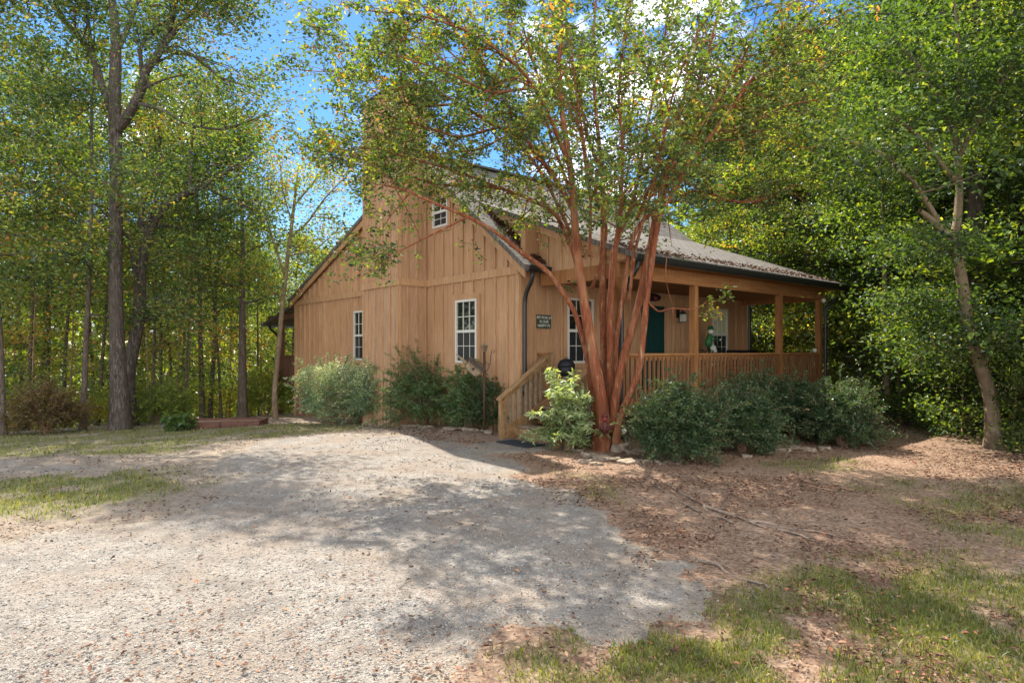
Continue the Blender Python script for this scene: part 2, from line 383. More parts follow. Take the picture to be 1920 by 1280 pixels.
sc.cycles.use_denoising = True; sc.cycles.sample_clamp_indirect = 6

# ------------------------------------------------------------------ GROUND
def poly_sd(px, py, poly):
    """signed distance, positive inside"""
    poly = np.asarray(poly, float); n = len(poly); d = np.full(px.shape, 1e9); ins = np.zeros(px.shape, bool)
    for i in range(n):
        a = poly[i]; b = poly[(i+1) % n]; e = b-a
        t = np.clip(((px-a[0])*e[0]+(py-a[1])*e[1])/(e@e+1e-12), 0, 1)
        d = np.minimum(d, np.hypot(px-a[0]-t*e[0], py-a[1]-t*e[1]))
        c = ((a[1] > py) != (b[1] > py)); xx = (b[0]-a[0])*(py-a[1])/(b[1]-a[1]+1e-12)+a[0]
        ins ^= c & (px < xx)
    return np.where(ins, d, -d)
def pxpoly(lst): return np.array([gp(a, b) for a, b in lst])
grav_poly = np.vstack([[(-14, 1.0), (-1.0, 0.3)], pxpoly([(960, 1290), (1000, 1215), (1180, 1165), (1300, 1130), (1280, 1080), (1210, 1010), (1090, 940), (1010, 888), (965, 860), (870, 832), (760, 815), (660, 812), (560, 815), (450, 830), (370, 862), (420, 900), (330, 950), (200, 975), (0, 1010)]), [(-14, 4.5)]])
strip_poly = pxpoly([(-150, 868), (0, 862), (100, 868), (200, 872), (300, 866), (300, 878), (180, 890), (60, 888), (-150, 895)])
walk_poly = pxpoly([(840, 832), (945, 822), (1050, 838), (1000, 850), (900, 846)])
grass_polys = [
    (pxpoly([(-300, 830), (0, 812), (250, 800), (480, 792), (650, 795), (740, 800), (600, 812), (450, 825), (300, 850), (0, 858), (-300, 862)]), .95),
    (pxpoly([(-300, 895), (0, 900), (100, 885), (250, 875), (330, 880), (400, 900), (330, 935), (200, 955), (60, 965), (-300, 985)]), .9),
    (pxpoly([(980, 1300), (1010, 1225), (1180, 1170), (1330, 1130), (1450, 1120), (1620, 1190), (1700, 1300)]), .8),
    (pxpoly([(1400, 1110), (1560, 1030), (1800, 1050), (2000, 1080), (2100, 1300), (1700, 1300), (1560, 1190)]), .8),
    (pxpoly([(1440, 868), (1500, 855), (1590, 852), (1640, 866), (1600, 884), (1500, 890)]), .85),
    (pxpoly([(1600, 905), (1680, 893), (1760, 905), (1700, 918), (1630, 915)]), .6),
    (pxpoly([(1650, 935), (1760, 912), (1920, 915), (2100, 930), (2100, 1050), (1850, 1030), (1740, 970)]), .55),
    (pxpoly([(1040, 880), (1140, 895), (1200, 935), (1140, 945), (1060, 905)]), .35),
]
def grav_mask(x, y):
    jx = x+.9*(fbm(x*1.3, y*1.3, 21)-.5); jy = y+.9*(fbm(x*1.3, y*1.3, 33)-.5)
    d = np.maximum(poly_sd(jx, jy, grav_poly), np.maximum(poly_sd(jx, jy, strip_poly), poly_sd(jx, jy, walk_poly)))
    return d+.3*(fbm(x*5, y*5, 44)-.5)+.75*(fbm(x*1.9, y*1.9, 47)-.5)*sstep(1.2, .2, np.abs(d))
def grass_mask(x, y):
    jx = x+1.0*(fbm(x*1.1, y*1.1, 51)-.5); jy = y+1.0*(fbm(x*1.1, y*1.1, 63)-.5)
    m = np.zeros(np.shape(x))
    for p, dn in grass_polys:
        m = np.maximum(m, dn*sstep(-.25, .45, poly_sd(jx, jy, p)))
    m = m*sstep(.26, .54, fbm(x*2.6, y*2.6, 71))*1.15
    back = sstep(20, 26, np.hypot(x, y))*.5
    return np.clip(np.maximum(m, back), 0, 1)
def grid_mesh(name, xs, ys, mat, keep=None, lift=0.0, attrs=True):
    X, Yy = np.meshgrid(xs, ys); Z = gz(X, Yy)+lift; nx, ny = len(xs), len(ys)
    V = np.stack([X, Yy, Z], -1).reshape(-1, 3)
    i = np.arange(ny-1)[:, None]*nx; j = np.arange(nx-1)[None, :]
    Fq = np.stack([i+j, i+j+1, i+j+1+nx, i+j+nx], -1).reshape(-1, 4)
    g = grav_mask(V[:, 0], V[:, 1]); gr = grass_mask(V[:, 0], V[:, 1])
    if keep is not None:
        V[:, 2] += .034*sstep(-.05, .3, g)-.034
        kf = (g[Fq] > -.06).any(1); Fq = Fq[kf]
        used = np.unique(Fq); mp_ = -np.ones(len(V), int); mp_[used] = np.arange(len(used)); V = V[used]; Fq = mp_[Fq]; g = g[used]; gr = gr[used]
    o = arr_mesh(name, V, Fq, mat, None, None, True)
    for nm, a in (('grav', g), ('grass', gr)):
        at_ = o.data.attributes.new(nm, 'FLOAT', 'POINT'); at_.data.foreach_set('value', a.astype(np.float32))
    return o
def m_ground():
    m, nt, out = new_mat('soil_and_leaf_litter')
    tc = N(nt, 'ShaderNodeTexCoord').outputs['Object']
    ga = N(nt, 'ShaderNodeAttribute', attribute_name='grass', attribute_type='GEOMETRY').outputs['Fac']
    n1 = noise(nt, tc, 1.2, 6, .65); n2 = noise(nt, tc, 9, 6, .7); n3 = noise(nt, tc, 55, 4, .7)
    vo = N(nt, 'ShaderNodeTexVoronoi'); vo.inputs['Scale'].default_value = 38; vo.inputs['Randomness'].default_value = 1; L(nt, tc, vo.inputs['Vector'])
    soil = ramp(nt, n1, [(.3, (.19, .12, .078)), (.5, (.27, .18, .122)), (.7, (.36, .265, .19))])
    sxx = N(nt, 'ShaderNodeSeparateXYZ'); L(nt, tc, sxx.inputs[0])
    lf = N(nt, 'ShaderNodeMapRange'); lf.inputs['From Min'].default_value = .5; lf.inputs['From Max'].default_value = -2.5; L(nt, sxx.outputs[0], lf.inputs[0])
    soil = mixc(nt, math_n(nt, 'MULTIPLY', lf.outputs[0], .8), soil, ramp(nt, n2, [(.35, (.21, .185, .145)), (.65, (.37, .33, .265))]))
    lit = ramp(nt, N_sep(nt, vo.outputs['Color']), [(0, (.09, .05, .033)), (.35, (.18, .10, .065)), (.65, (.30, .19, .125)), (1, (.42, .31, .22))])
    lfac = math_n(nt, 'MULTIPLY', ramp(nt, n2, [(.38, (.15,)*3), (.62, (.9,)*3)]), math_n(nt, 'SUBTRACT', 1.0, math_n(nt, 'MULTIPLY', lf.outputs[0], .6)))
    c = mixc(nt, lfac, soil, lit)
    gcol = ramp(nt, n3, [(.3, (.06, .07, .025)), (.5, (.13, .14, .045)), (.7, (.27, .21, .1))])
    c = mixc(nt, math_n(nt, 'MULTIPLY', ga, .85), c, gcol)
    h = math_n(nt, 'ADD', n3, math_n(nt, 'MULTIPLY', vo.outputs['Distance'], .6))
    bsdf(nt, out, c, .95, .1, h, .8, .03); return m
def N_sep(nt, c):
    s = N(nt, 'ShaderNodeSeparateColor'); L(nt, c, s.inputs[0]); return s.outputs[0]
def m_gravel():
    m, nt, out = new_mat('pale_gravel')
    tc = N(nt, 'ShaderNodeTexCoord').outputs['Object']
    ga = N(nt, 'ShaderNodeAttribute', attribute_name='grass', attribute_type='GEOMETRY').outputs['Fac']
    gr = N(nt, 'ShaderNodeAttribute', attribute_name='grav', attribute_type='GEOMETRY').outputs['Fac']
    v1 = N(nt, 'ShaderNodeTexVoronoi'); v1.inputs['Scale'].default_value = 42; L(nt, tc, v1.inputs['Vector'])
    v2 = N(nt, 'ShaderNodeTexVoronoi'); v2.inputs['Scale'].default_value = 105; L(nt, tc, v2.inputs['Vector'])
    n1 = noise(nt, tc, 1.1, 6, .6); n2 = noise(nt, tc, 7, 6, .7); n4 = noise(nt, tc, 150, 2, .6)
    a = ramp(nt, N_sep(nt, v1.outputs['Color']), [(0, (.12, .105, .09)), (.2, (.22, .19, .155)), (.6, (.35, .305, .25)), (1, (.47, .42, .35))])
    b = ramp(nt, N_sep(nt, v2.outputs['Color']), [(0, (.10, .092, .082)), (.25, (.24, .21, .175)), (.7, (.37, .325, .27)), (1, (.48, .435, .375))])
    c = mixc(nt, .5, a, b)
    sand = ramp(nt, n4, [(.3, (.22, .178, .135)), (.7, (.36, .305, .24))])
    c = mixc(nt, ramp(nt, n2, [(.42, (0,)*3), (.65, (.75,)*3)]), c, sand)
    n5 = noise(nt, tc, 3.2, 6, .7, .5)
    c = mixc(nt, ramp(nt, n5, [(.46, (0,)*3), (.64, (.7,)*3)]), c, (.16, .135, .11))
    c = mixc(nt, ramp(nt, n1, [(.43, (0,)*3), (.62, (.75,)*3)]), c, (.27, .195, .13))
    dirt = ramp(nt, n2, [(.35, (.20, .155, .11)), (.65, (.36, .295, .22))])
    edge = N(nt, 'ShaderNodeMapRange'); edge.inputs['From Min'].default_value = .0; edge.inputs['From Max'].default_value = .55; edge.inputs['To Min'].default_value = .85; edge.inputs['To Max'].default_value = 0; L(nt, gr, edge.inputs[0])
    hsv = N(nt, 'ShaderNodeHueSaturation'); hsv.inputs['Saturation'].default_value = .76; hsv.inputs['Value'].default_value = .80; L(nt, c, hsv.inputs['Color']); c = hsv.outputs[0]
    c = mixc(nt, math_n(nt, 'MULTIPLY', edge.outputs[0], ramp(nt, n2, [(.3, (.4,)*3), (.6, (1,)*3)])), c, dirt)
    h = math_n(nt, 'ADD', math_n(nt, 'MULTIPLY', v1.outputs['Distance'], -1.0), math_n(nt, 'MULTIPLY', v2.outputs['Distance'], -.5))
    bsdf(nt, out, c, .92, .15, h, .7, .02); return m
M['ground'] = m_ground(); M['gravel'] = m_gravel()
t = np.linspace(-1, 1, 330); xs = 9*np.sinh(t*5.2)/np.sinh(1.0)*.36
ty = np.linspace(0, 1, 420); ys = -6+13*np.sinh(ty*4.1)*.72
tag(grid_mesh('ground', xs, ys, M['ground']), 'bare brown soil strewn with leaf litter around the house', 'ground', kind='structure')
gx = np.arange(-13.5, 3.6, .075); gy = np.arange(.4, 15.5, .075)
tag(grid_mesh('gravel_drive', gx, gy, M['gravel'], keep=True, lift=.018), 'pale gravel drive in front of the house', 'drive', kind='structure')

# ------------------------------------------------------------------ HOUSE (local frame: x along the eave, y along the gable, z up)
W_, RIDGE, LEN = 12.1, 3.8, 8.7
def zr(y): return 3.606+.766*y          # steep right slope
def zl(y): return 3.49+.362*(12.13-y)   # long left slope
def zp(y): return 4.351+.372*y          # porch roof
ZR = zr(RIDGE)
house = empty('house', (A0[0], A0[1], 0), HROT, 'tan board-and-batten house with steep gable, chimney chase and covered porch', 'house')
ZB = -1.3
# gable end wall
b = MB(); b.prism([(0, 0, ZB+.9), (0, W_, ZB), (0, W_, zl(W_)-.03), (0, RIDGE, ZR-.06), (0, 0, zr(0)-.06)], (.14, 0, 0)); b.build('gable_wall', M['siding'], house)
def batten(mb, y, z0, z1, x=-.0, d=.04, wd=.05): mb.box(x-d, x, y-wd/2, y+wd/2, z0, z1)
bt = MB(); bt2 = MB()
wins = [(1.43, 2.24, 1.41, 2.83), (6.64, 7.45, 1.41, 2.83), (2.56, 3.20, 4.61, 5.34)]
k = 0
y = .38
while y < W_-.1:
    top = (zr(y) if y < RIDGE else zl(y))-.24
    segs = [(.0 if y < 6 else -.3, 3.235), (3.412, top)]
    for z0, z1 in segs:
        cut = [(z0, z1)]
        for (a, c, e, f) in wins:
            if a-.16 < y < c+.16:
                nc = []
                for q0, q1 in cut:
                    if e-.2 > q0: nc.append((q0, min(q1, e-.165)))
                    if f+.2 < q1: nc.append((max(q0, f+.165), q1))
                cut = [q for q in nc if q[1]-q[0] > .05] if not (q0 > f+.2 or q1 < e-.2) else cut
        for q0, q1 in cut:
            if q1-q0 > .05 and not (3.45 < y < 5.4): batten(bt if y < 4.4 else bt2, y+random.uniform(-.012, .012), q0, q1)
    y += .40
bt2.build('battens', M['trim'], house); bt.build('battens', M['trim'], house)
MB().box(-.045, 0, -.005, 3.4755, 3.24, 3.405).build('band_board', M['trim'], house); MB().box(-.045, 0, 5.3845, W_+.005, 3.24, 3.405).build('band_board', M['trim'], house)
for q in ((-.03, 0, -.012, .11, -.4, 3.238), (-.03, 0, W_-.11, W_+.012, ZB, 3.238), (0.0005, .11, -.03, -.0005, .75, 3.3)): MB().box(*q).build('corner_board', M['trim'], house)
sk = MB(); sk.box(-.05, -.002, 7.0, W_-.1, .18, .36); sk.box(-.03, -.002, 5.4, W_-.12, ZB, .178); sk.build('skirting_board', M['foundation'], house)
# side and back walls
MBw = MB().box(.1402, LEN, 0, .14, -.6, 4.25); MBw.build('porch_wall', M['siding'], house)
bt = MB(); bt2 = MB(); X = .42
pw = [(1.32, 2.13, 1.41, 2.83), (6.85, 7.60, 1.41, 2.83)]
while X < LEN:
    if not any(a-.14 < X < c+.14 for a, c, e, f in pw) and not (3.68 < X < 4.85): bt.box(X-.022, X+.022, -.024, 0, .76, 3.06)
    elif not (3.68 < X < 4.85):
        bt.box(X-.022, X+.022, -.024, 0, .76, 1.24); bt.box(X-.022, X+.022, -.024, 0, 2.99, 3.06)
    if X < 4.2 < X+.365: bt, bt2 = bt2, bt
    X += .365
bt2.build('porch_battens', M['trim'], house)
bt.build('porch_battens', M['trim'], house)
MB().prism([(LEN-.14, .1402, -.6), (LEN-.14, W_, -1.3), (LEN-.14, W_, zl(W_)-.03), (LEN-.14, RIDGE, ZR-.06), (LEN-.14, .1402, zr(.14)-.06)], (.14, 0, 0)).build('rear_gable_wall', M['siding'], house)
MB().box(.1402, LEN-.1402, W_-.14, W_, -1.3, 3.46).build('back_wall', M['siding'], house)
# roof
def slab(mb, y0, y1, fn, x0, x1, t=.11, up=.03):
    p = []
    for dz in (up-t, up):
        p += [(x0, y0, fn(y0)+dz), (x1, y0, fn(y0)+dz), (x1, y1, fn(y1)+dz), (x0, y1, fn(y1)+dz)]
    mb.hexa(p)
roof = MB(); slab(roof, -.32, RIDGE, zr, -.17, LEN+.17); roof.build('steep_roof_slope', M['shingle'], house)
roof = MB(); slab(roof, RIDGE+.0005, W_+.22, zl, -.17, LEN+.17); slab(roof, W_+.2205, 15.9, lambda y: zl(12.3)-.19*(y-12.3), .15, LEN+.1)
roof.build('long_roof_slope', M['shingle'], house)
roof = MB(); slab(roof, -2.58, 1.95, zp, .36, LEN+.35, .10, .035); roof.build('porch_roof', M['shingle'], house)
MB().bar((-.19, RIDGE, ZR+.06), (LEN+.19, RIDGE, ZR+.06), .22, .05).build('ridge_cap', M['shingle'], house)
fb = MB()
def rake(mb, y0, y1, fn, x0, x1, d0, d1):
    mb.hexa([(x0, y0, fn(y0)-d1), (x1, y0, fn(y0)-d1), (x1, y1, fn(y1)-d1), (x0, y1, fn(y1)-d1), (x0, y0, fn(y0)-d0), (x1, y0, fn(y0)-d0), (x1, y1, fn(y1)-d0), (x0, y1, fn(y1)-d0)])
rake(fb, -.30, RIDGE-.001, zr, -.135, -.1, .083, .25); rake(fb, RIDGE+.001, W_+.2, zl, -.135, -.1, .083, .25)
rake(fb, -.30, RIDGE-.001, zr, -.0995, -.002, .083, .12); rake(fb, RIDGE+.001, W_+.2, zl, -.0995, -.002, .083, .12)
fb.hexa([(-.134, -.30, 3.29), (.48, -.30, 3.29), (.48, -.003, 3.31), (-.134, -.003, 3.31), (-.134, -.30, 3.372-.12), (.48, -.30, 3.372-.12), (.48, -.003, 3.40), (-.134, -.003, 3.40)])
fb.build('rake_board', M['trim'], house)
# porch end infill wall (half gable on top of the beam)
iw = MB(); iw.prism([(.5, -2.2, 3.285), (.5, -.12, 3.285), (.5, 1.80, 5.0), (.5, 1.75, zp(1.75)-.07), (.5, -2.2, zp(-2.2)-.07)], (.1, 0, 0)); iw.build('porch_gable_infill', M['siding'], house)
bt = MB()
for yy in (-1.85, -1.47, -1.08, -.69, -.30, .12, .52, .92, 1.3):
    bt.box(.478, .5, yy-.02, yy+.02, max(3.29, zr(yy)+.03), zp(yy)-.22)
rake(bt, -2.5, 1.72, zp, .42, .4995, .067, .21)
bt.build('infill_battens', M['trim'], house)
# leaf debris and moss lying in the roof valley
rs = np.random.RandomState(3); n = 1500
yy = rs.uniform(-.25, 1.7, n); xx = .5-np.abs(rs.randn(n))*.16*(1.2-yy*.4); 
P = np.stack([xx, yy, zr(yy)+.045+rs.rand(n)*.03], 1)
leaf_obj('valley_debris', P, rs.rand(n)*.5, .06, .6, rs, M['litter'], house, upb=.8)
n = 1100; yy = -2.5+np.abs(rs.randn(n))*.35; xx = rs.uniform(.4, 8.8, n); P = np.stack([xx, yy, zp(yy)+.045+rs.rand(n)*.02], 1)
leaf_obj('roof_leaf_debris', P, rs.rand(n)*.8, .06, .6, rs, M['litter'], house, upb=1.5)
# porch frame
MB().box(.44, LEN-.05, -2.235, -2.095, 3.01, 3.27).build('porch_beam', M['beam'], house)
MB().box(.46, .60, -2.094, -.121, 3.01, 3.28).build('porch_beam', M['post'], house)
MB().box(8.36, 8.50, -2.094, -.03, 2.98, 3.24).build('porch_beam', M['post'], house)
MB().box(.61, LEN-.1, -2.09, -.005, 3.11, 3.14).build('porch_ceiling', M['ceiling'], house)
MB().hexa([(.42, -2.56, 3.27), (LEN+.3, -2.56, 3.27), (LEN+.3, -2.236, 3.272), (.42, -2.236, 3.272), (.42, -2.56, 3.31), (LEN+.3, -2.56, 3.31), (LEN+.3, -2.236, 3.312), (.42, -2.236, 3.312)]).build('porch_soffit', M['post'], house)
for X in (.52, 2.83, 6.34, 8.43):
    MB().box(X-.065, X+.065, -2.23, -2.10, -.12, 3.009).build('porch_post', M['post'], house)
# deck
d = MB()
for i in range(16):
    d.box(.52, LEN-.05, -2.19+.136*i, -2.19+.136*i+.13, .72, .75)
d.build('deck_floor', M['deck'], house)
d = MB(); d.box(.5, LEN-.04, -2.26, -2.232, .52, .715); d.box(.48, .519, -2.231, -.02, .52, .715); d.box(LEN-.04, LEN-.01, -2.231, -.02, .52, .715); d.build('rim_joist', M['deck'], house)
# railings: each section > cap, skirt, balusters
def railing(a, bq, y=-2.165):
    r = MB(); r.box(a, bq, y-.07, y+.07, 1.595, 1.635).build('railing', M['beam'], house); r_o = house.children[-1]
    rail = [c for c in house.children if c.name.startswith('railing')][-1]
    MB().box(a, bq, y-.019, y+.019, 1.50, 1.594).build('rail_skirt', M['beam'], rail)
    nb = int(round((bq-a)/.133)); 
    for i in range(nb):
        x = a+(i+.5)*(bq-a)/nb
        MB().box(x-.02, x+.02, y-.058, y-.0195, .63, 1.56).build('baluster', M['baluster'], rail)
# (children order is not reliable for lookups, so keep the handle explicitly)
def railing(a, bq, y=-2.165):
    rail = MB().box(a, bq, y-.07, y+.07, 1.595, 1.635).build('railing', M['beam'], house)
    MB().box(a, bq, y-.019, y+.019, 1.50, 1.594).build('rail_skirt', M['beam'], rail)
    nb = int(round((bq-a)/.133))
    for i in range(nb):
        x = a+(i+.5)*(bq-a)/nb
        MB().box(x-.02, x+.02, y-.058, y-.0195, .63, 1.56).build('baluster', M['baluster'], rail)
for a, c in ((.59, 2.76), (2.90, 6.27), (6.41, 8.36)): railing(a, c)
rail = MB().box(.43, .57, -2.09, -1.86, 1.595, 1.635).build('railing', M['post'], house)
for i in range(2): MB().box(.48, .52, -2.05+.11*i, -2.01+.11*i, .63, 1.56).build('baluster', M['baluster'], rail)
rail = MB().box(.43, .57, -.26, -.03, 1.595, 1.635).build('railing', M['post'], house)
# stairs
st = MB().box(-.62, .479, -1.83, -1.79, -.05, .05).build('porch_stairs', M['deck'], house)
rise, run = .172, .27
for k in range(4):
    x1 = .479-run*k; z = .75-rise*(k+1)
    if k < 3: MB().box(x1-run-.03, x1-.002, -1.78, -.33, z-.035, z).build('tread', M['greywood'], st)
    MB().box(x1-.03-.001, x1-.003, -1.78, -.33, z-rise+.0+.002 if k else z+.002, z-.037 if k else .714).build('riser', M['deck'], st)
MB().box(-.42, -.38, -1.78, -.33, -.1, .195).build('riser', M['deck'], st)
for yy in (-1.80, -.31):
    sg = MB(); y0, y1 = (yy-.02, yy+.018) if yy < -1 else (yy-.018, yy+.02)
    sg.hexa([(-.66, y0, -.12), (.478, y0, .36), (.478, y1, .36), (-.66, y1, -.12), (-.66, y0, .2), (.478, y0, .74), (.478, y1, .74), (-.66, y1, .2)])
    sg.build('stringer', M['deck'], st)
    MB().box(-.77, -.68, yy-.045, yy+.045, -.15, .735).build('newel_post', M['deck'], st)
    MB().box(.43, .52, yy-.045, yy+.045, .3, 1.594).build('newel_post', M['deck'], st)
    h = MB(); h.hexa([(-.80, yy-.07, .735), (.56, yy-.07, 1.62), (.56, yy+.07, 1.62), (-.80, yy+.07, .735), (-.80, yy-.07, .775), (.56, yy-.07, 1.66), (.56, yy+.07, 1.66), (-.80, yy+.07, .775)])
    h.build('handrail', M['deck'], st)
    h = MB(); h.hexa([(-.68, yy-.02, .70), (.43, yy-.02, 1.42), (.43, yy+.02, 1.42), (-.68, yy+.02, .70), (-.68, yy-.02, .80), (.43, yy-.02, 1.525), (.43, yy+.02, 1.525), (-.68, yy+.02, .80)])
    h.build('handrail_skirt', M['deck'], st)
    for i in range(8):
        x = -.6+.13*i
        zz = .755+(x+.68)*.65
        MB().box(x-.02, x+.02, yy+.021, yy+.058, zz-.72, zz+.04).build('baluster', M['greywood'], st)
# windows
def window(kind, frm, a, c, e, f, cols=3, lower_screen=True, blind=False):
    """frm maps (s, d, z): s along the wall, d outwards"""
    wd = bpy.data.objects.new('window', None)
    def B(mb, s0, s1, d0, d1, z0, z1):
        p = [frm(s0, d0, z0), frm(s1, d0, z0), frm(s1, d1, z0), frm(s0, d1, z0), frm(s0, d0, z1), frm(s1, d0, z1), frm(s1, d1, z1), frm(s0, d1, z1)]
        mb.hexa(p)
    t_ = .105
    cs = MB(); B(cs, a-t_, a-.001, .001, .03, e-t_, f+t_); B(cs, c+.001, c+t_, .001, .03, e-t_, f+t_); B(cs, a, c, .001, .03, f+.001, f+t_); B(cs, a, c, .001, .034, e-t_, e-.001)
    win = cs.build('window', M['trim'], house)
    fr = MB(); q = .05
    B(fr, a, a+q, .001, .045, e, f); B(fr, c-q, c, .001, .045, e, f); B(fr, a+q+.0005, c-q-.0005, .001, .045, f-q, f); B(fr, a+q+.0005, c-q-.0005, .001, .05, e, e+q)
    mid = (e+f)/2; B(fr, a+q+.0005, c-q-.0005, .001, .042, mid-.03, mid+.03)
    fr.build('frame', M['white'], win)
    mu = MB(); inw = c-a-2*q
    for i in range(1, cols):
        s = a+q+inw*i/cols; B(mu, s-.009, s+.009, .004, .024, mid+.031, f-q-.001)
        B(mu, s-.007, s+.007, .004, .012, e+q+.001, mid-.031)
    z = (mid+f-q)/2; B(mu, a+q+.001, c-q-.001, .004, .0225, z-.009, z+.009)
    z = (mid+e+q)/2; B(mu, a+q+.001, c-q-.001, .004, .0115, z-.007, z+.007)
    mu.build('muntin', M['white'], win)
    g = MB(); B(g, a+q, c-q, .0015, .008, mid+.03, f-q); g.build('upper_pane', M['blind'] if blind else M['glass'], win)
    g = MB(); B(g, a+q, c-q, .0015, .0065, e+q, mid-.03); g.build('lower_pane', M['screen'], win)
gable_f = lambda s, d, z: (-d, s, z)
porch_f = lambda s, d, z: (s, -d, z)
for i, (a, c, e, f) in enumerate(wins): window('g', gable_f, a, c, e, f, 3 if i < 2 else 2)
for i, (a, c, e, f) in enumerate(pw): window('p', porch_f, a, c, e, f, 3, blind=(i == 1))
# door
dr = MB().box(3.81, 4.72, -.03, -.001, .76, 2.78).build('door', M['door'], house)
pn = MB()
for (x0, x1) in ((3.93, 4.22), (4.31, 4.60)):
    for (z0, z1) in ((.95, 1.5), (1.62, 2.6)):
        pn.box(x0, x1, -.042, -.0305, z0, z1)
pn.build('door_panel', M['door'], dr)
MB().sphere((3.88, -.07, 1.72), .032).build('door_knob', M['rustiron'], dr, True)
dt = MB(); dt.box(3.70, 3.808, -.035, -.001, .755, 2.90); dt.box(4.722, 4.83, -.035, -.001, .755, 2.90); dt.box(3.809, 4.721, -.035, -.001, 2.785, 2.90)
dt.build('door_frame', M['trim'], house)
# chimney chase
ch = MB().box(-.77, -.0005, 3.52, 5.34, -.6, 8.05).build('chimney', M['chimsiding'], house)
cbt = MB()
for yy in (3.545, 3.92, 4.30, 4.68, 5.06, 5.315):
    for z0, z1 in ((-.6, 3.235), (3.412, 7.9)): cbt.box(-.806, -.7705, yy-.024, yy+.024, z0, z1)
for xx in (-.745, -.56, -.30, -.05):
    for z0, z1 in ((-.6, 3.235), (3.412, 7.9)): cbt.box(xx-.022, xx+.022, 3.484, 3.5195, z0, z1)
cbt.build('chimney_battens', M['trim'], ch)
cbb = MB(); cbb.box(-.814, -.7705, 3.476, 5.384, 3.24, 3.405); cbb.box(-.770, -.046, 3.476, 3.5195, 3.24, 3.405); cbb.box(-.770, -.036, 5.3405, 5.374, 3.24, 3.405)
cbb.build('chimney_band', M['trim'], ch)
MB().box(-.82, .05, 3.46, 5.40, 8.051, 8.09).build('chimney_cap', M['black'], ch)
# gutters and downspouts
def gutter(mb, p0, p1, outd):
    p0 = np.array(p0, float); p1 = np.array(p1, float); o = np.array(outd, float)
    prof = [(0, 0), (.075, 0), (.11, .05), (.125, .12), (.115, .12), (.1, .055), (.07, .012), (0, .012)]
    mb.prism([p0+o*a+np.array([0, 0, z]) for a, z in prof], p1-p0)
g = MB(); gutter(g, (.37, -2.585, 3.25), (LEN+.33, -2.585, 3.25), (0, -1, 0)); g.build('gutter', M['black'], house)
g = MB(); gutter(g, (-.13, -.322, 3.25), (.47, -.322, 3.25), (0, -1, 0)); g.build('gutter', M['black'], house)
def downspout(pts, r=.042):
    Q = resample(pts, 26); MB().tube(Q, r, 8).build('downspout', M['black'], house, True)
downspout([(.0, -.38, 3.25), (.0, -.38, 3.08), (.03, -.22, 2.95), (.06, -.09, 2.82), (.06, -.075, 2.6), (.06, -.075, .8)])
downspout([(.45, -2.66, 3.25), (.45, -2.66, 3.1), (.43, -2.42, 2.92), (.42, -2.30, 2.75), (.42, -2.29, .1)])
downspout([(8.95, -2.65, 3.25), (8.95, -2.65, 3.1), (8.62, -2.36, 2.96), (8.55, -2.29, 2.8), (8.55, -2.28, .1)])
downspout([(LEN+.07, -.02, 3.2), (LEN+.07, -.02, 2.8), (LEN+.07, -.02, .3)], .05)
# porch flood light
fl = MB(); fl.sphere((8.40, -2.30, 2.98), .06, 10, 8); fl.build('flood_light', M['globe'], house, True)
# rear porch on the far left
for yy, xx in ((14.35, .35), (12.9, .45)):
    MB().box(xx-.08, xx+.08, yy-.08, yy+.08, -1.7, 3.0).build('rear_porch_post', M['rearpost'], house)
MB().box(.2, .34, 12.2, 15.5, 2.84, 3.02).build('rear_porch_beam', M['rearpost'], house)
MB().box(.25, 8.0, 12.1, 14.6, .38, .56).build('rear_deck', M['rearpost'], house)
rb = MB()
for i in range(8): rb.box(.3, .33, 12.15+.3*i, 12.15+.3*i+.26, .57, 1.45)
rb.box(.24, .4, 12.11, 14.6, 1.451, 1.5); rb.build('rear_railing', M['rearpost'], house)
g = MB(); gutter(g, (.1, 15.9, 3.40-.78), (LEN, 15.9, 3.40-.78), (0, 1, 0)); g.build('gutter', M['black'], house)
downspout([(.3, 15.6, 2.66), (.3, 15.5, 2.5), (.3, 14.7, 2.3), (.3, 14.5, 2.1), (.3, 14.48, -1.3)], .05)

# ------------------------------------------------------------------ porch things
def on_h(name, X, Y, z, label, cat, rz=0, group=None):
    p = hw(X, Y, z); return empty(name, p, HROT+rz, label, cat, group)
# wall sign (faces -y of the house)
sg = on_h('wall_sign', .615, -.026, 2.29, 'small dark green wooden sign with three lines of pale lettering on the porch wall', 'sign')
MB().box(-.20, .20, -.024, 0, -.14, .14).build('board', m_plain('sign_green', (.055, .065, .04), .8, .2, var=.4, scale=12), sg)
for k, tx in enumerate(('MY PORCH', 'IS OUR', 'HAPPY PL')):
    cu = bpy.data.curves.new('lettering', 'FONT'); cu.body = tx; cu.size = .082; cu.align_x = 'CENTER'; cu.extrude = .002
    to = bpy.data.objects.new('lettering_src', cu); col.objects.link(to)
    dg = bpy.context.evaluated_depsgraph_get(); me = bpy.data.meshes.new_from_object(to.evaluated_get(dg)); bpy.data.objects.remove(to)
    lo = bpy.data.objects.new('lettering', me); col.objects.link(lo); me.materials.clear(); me.materials.append(M['figwhite'])
    lo.parent = sg; lo.rotation_euler = (R(90), 0, 0); lo.location = (0, -.027, .055-.083*k)
# oval plaque over the door
pq = on_h('door_plaque', 4.22, -.04, 2.99, 'dark oval carved plaque hung above the teal front door', 'plaque')
b = MB(); b.sphere((0, 0, 0), 1, 18, 10, (.36, .03, .10)); b.build('plaque_board', M['fabric'], pq, True)
b = MB(); b.sphere((.08, -.03, -.02), .05, 8, 6); b.sphere((.14, -.03, -.03), .04, 8, 6); b.build('red_berries', M['figred'], pq, True)
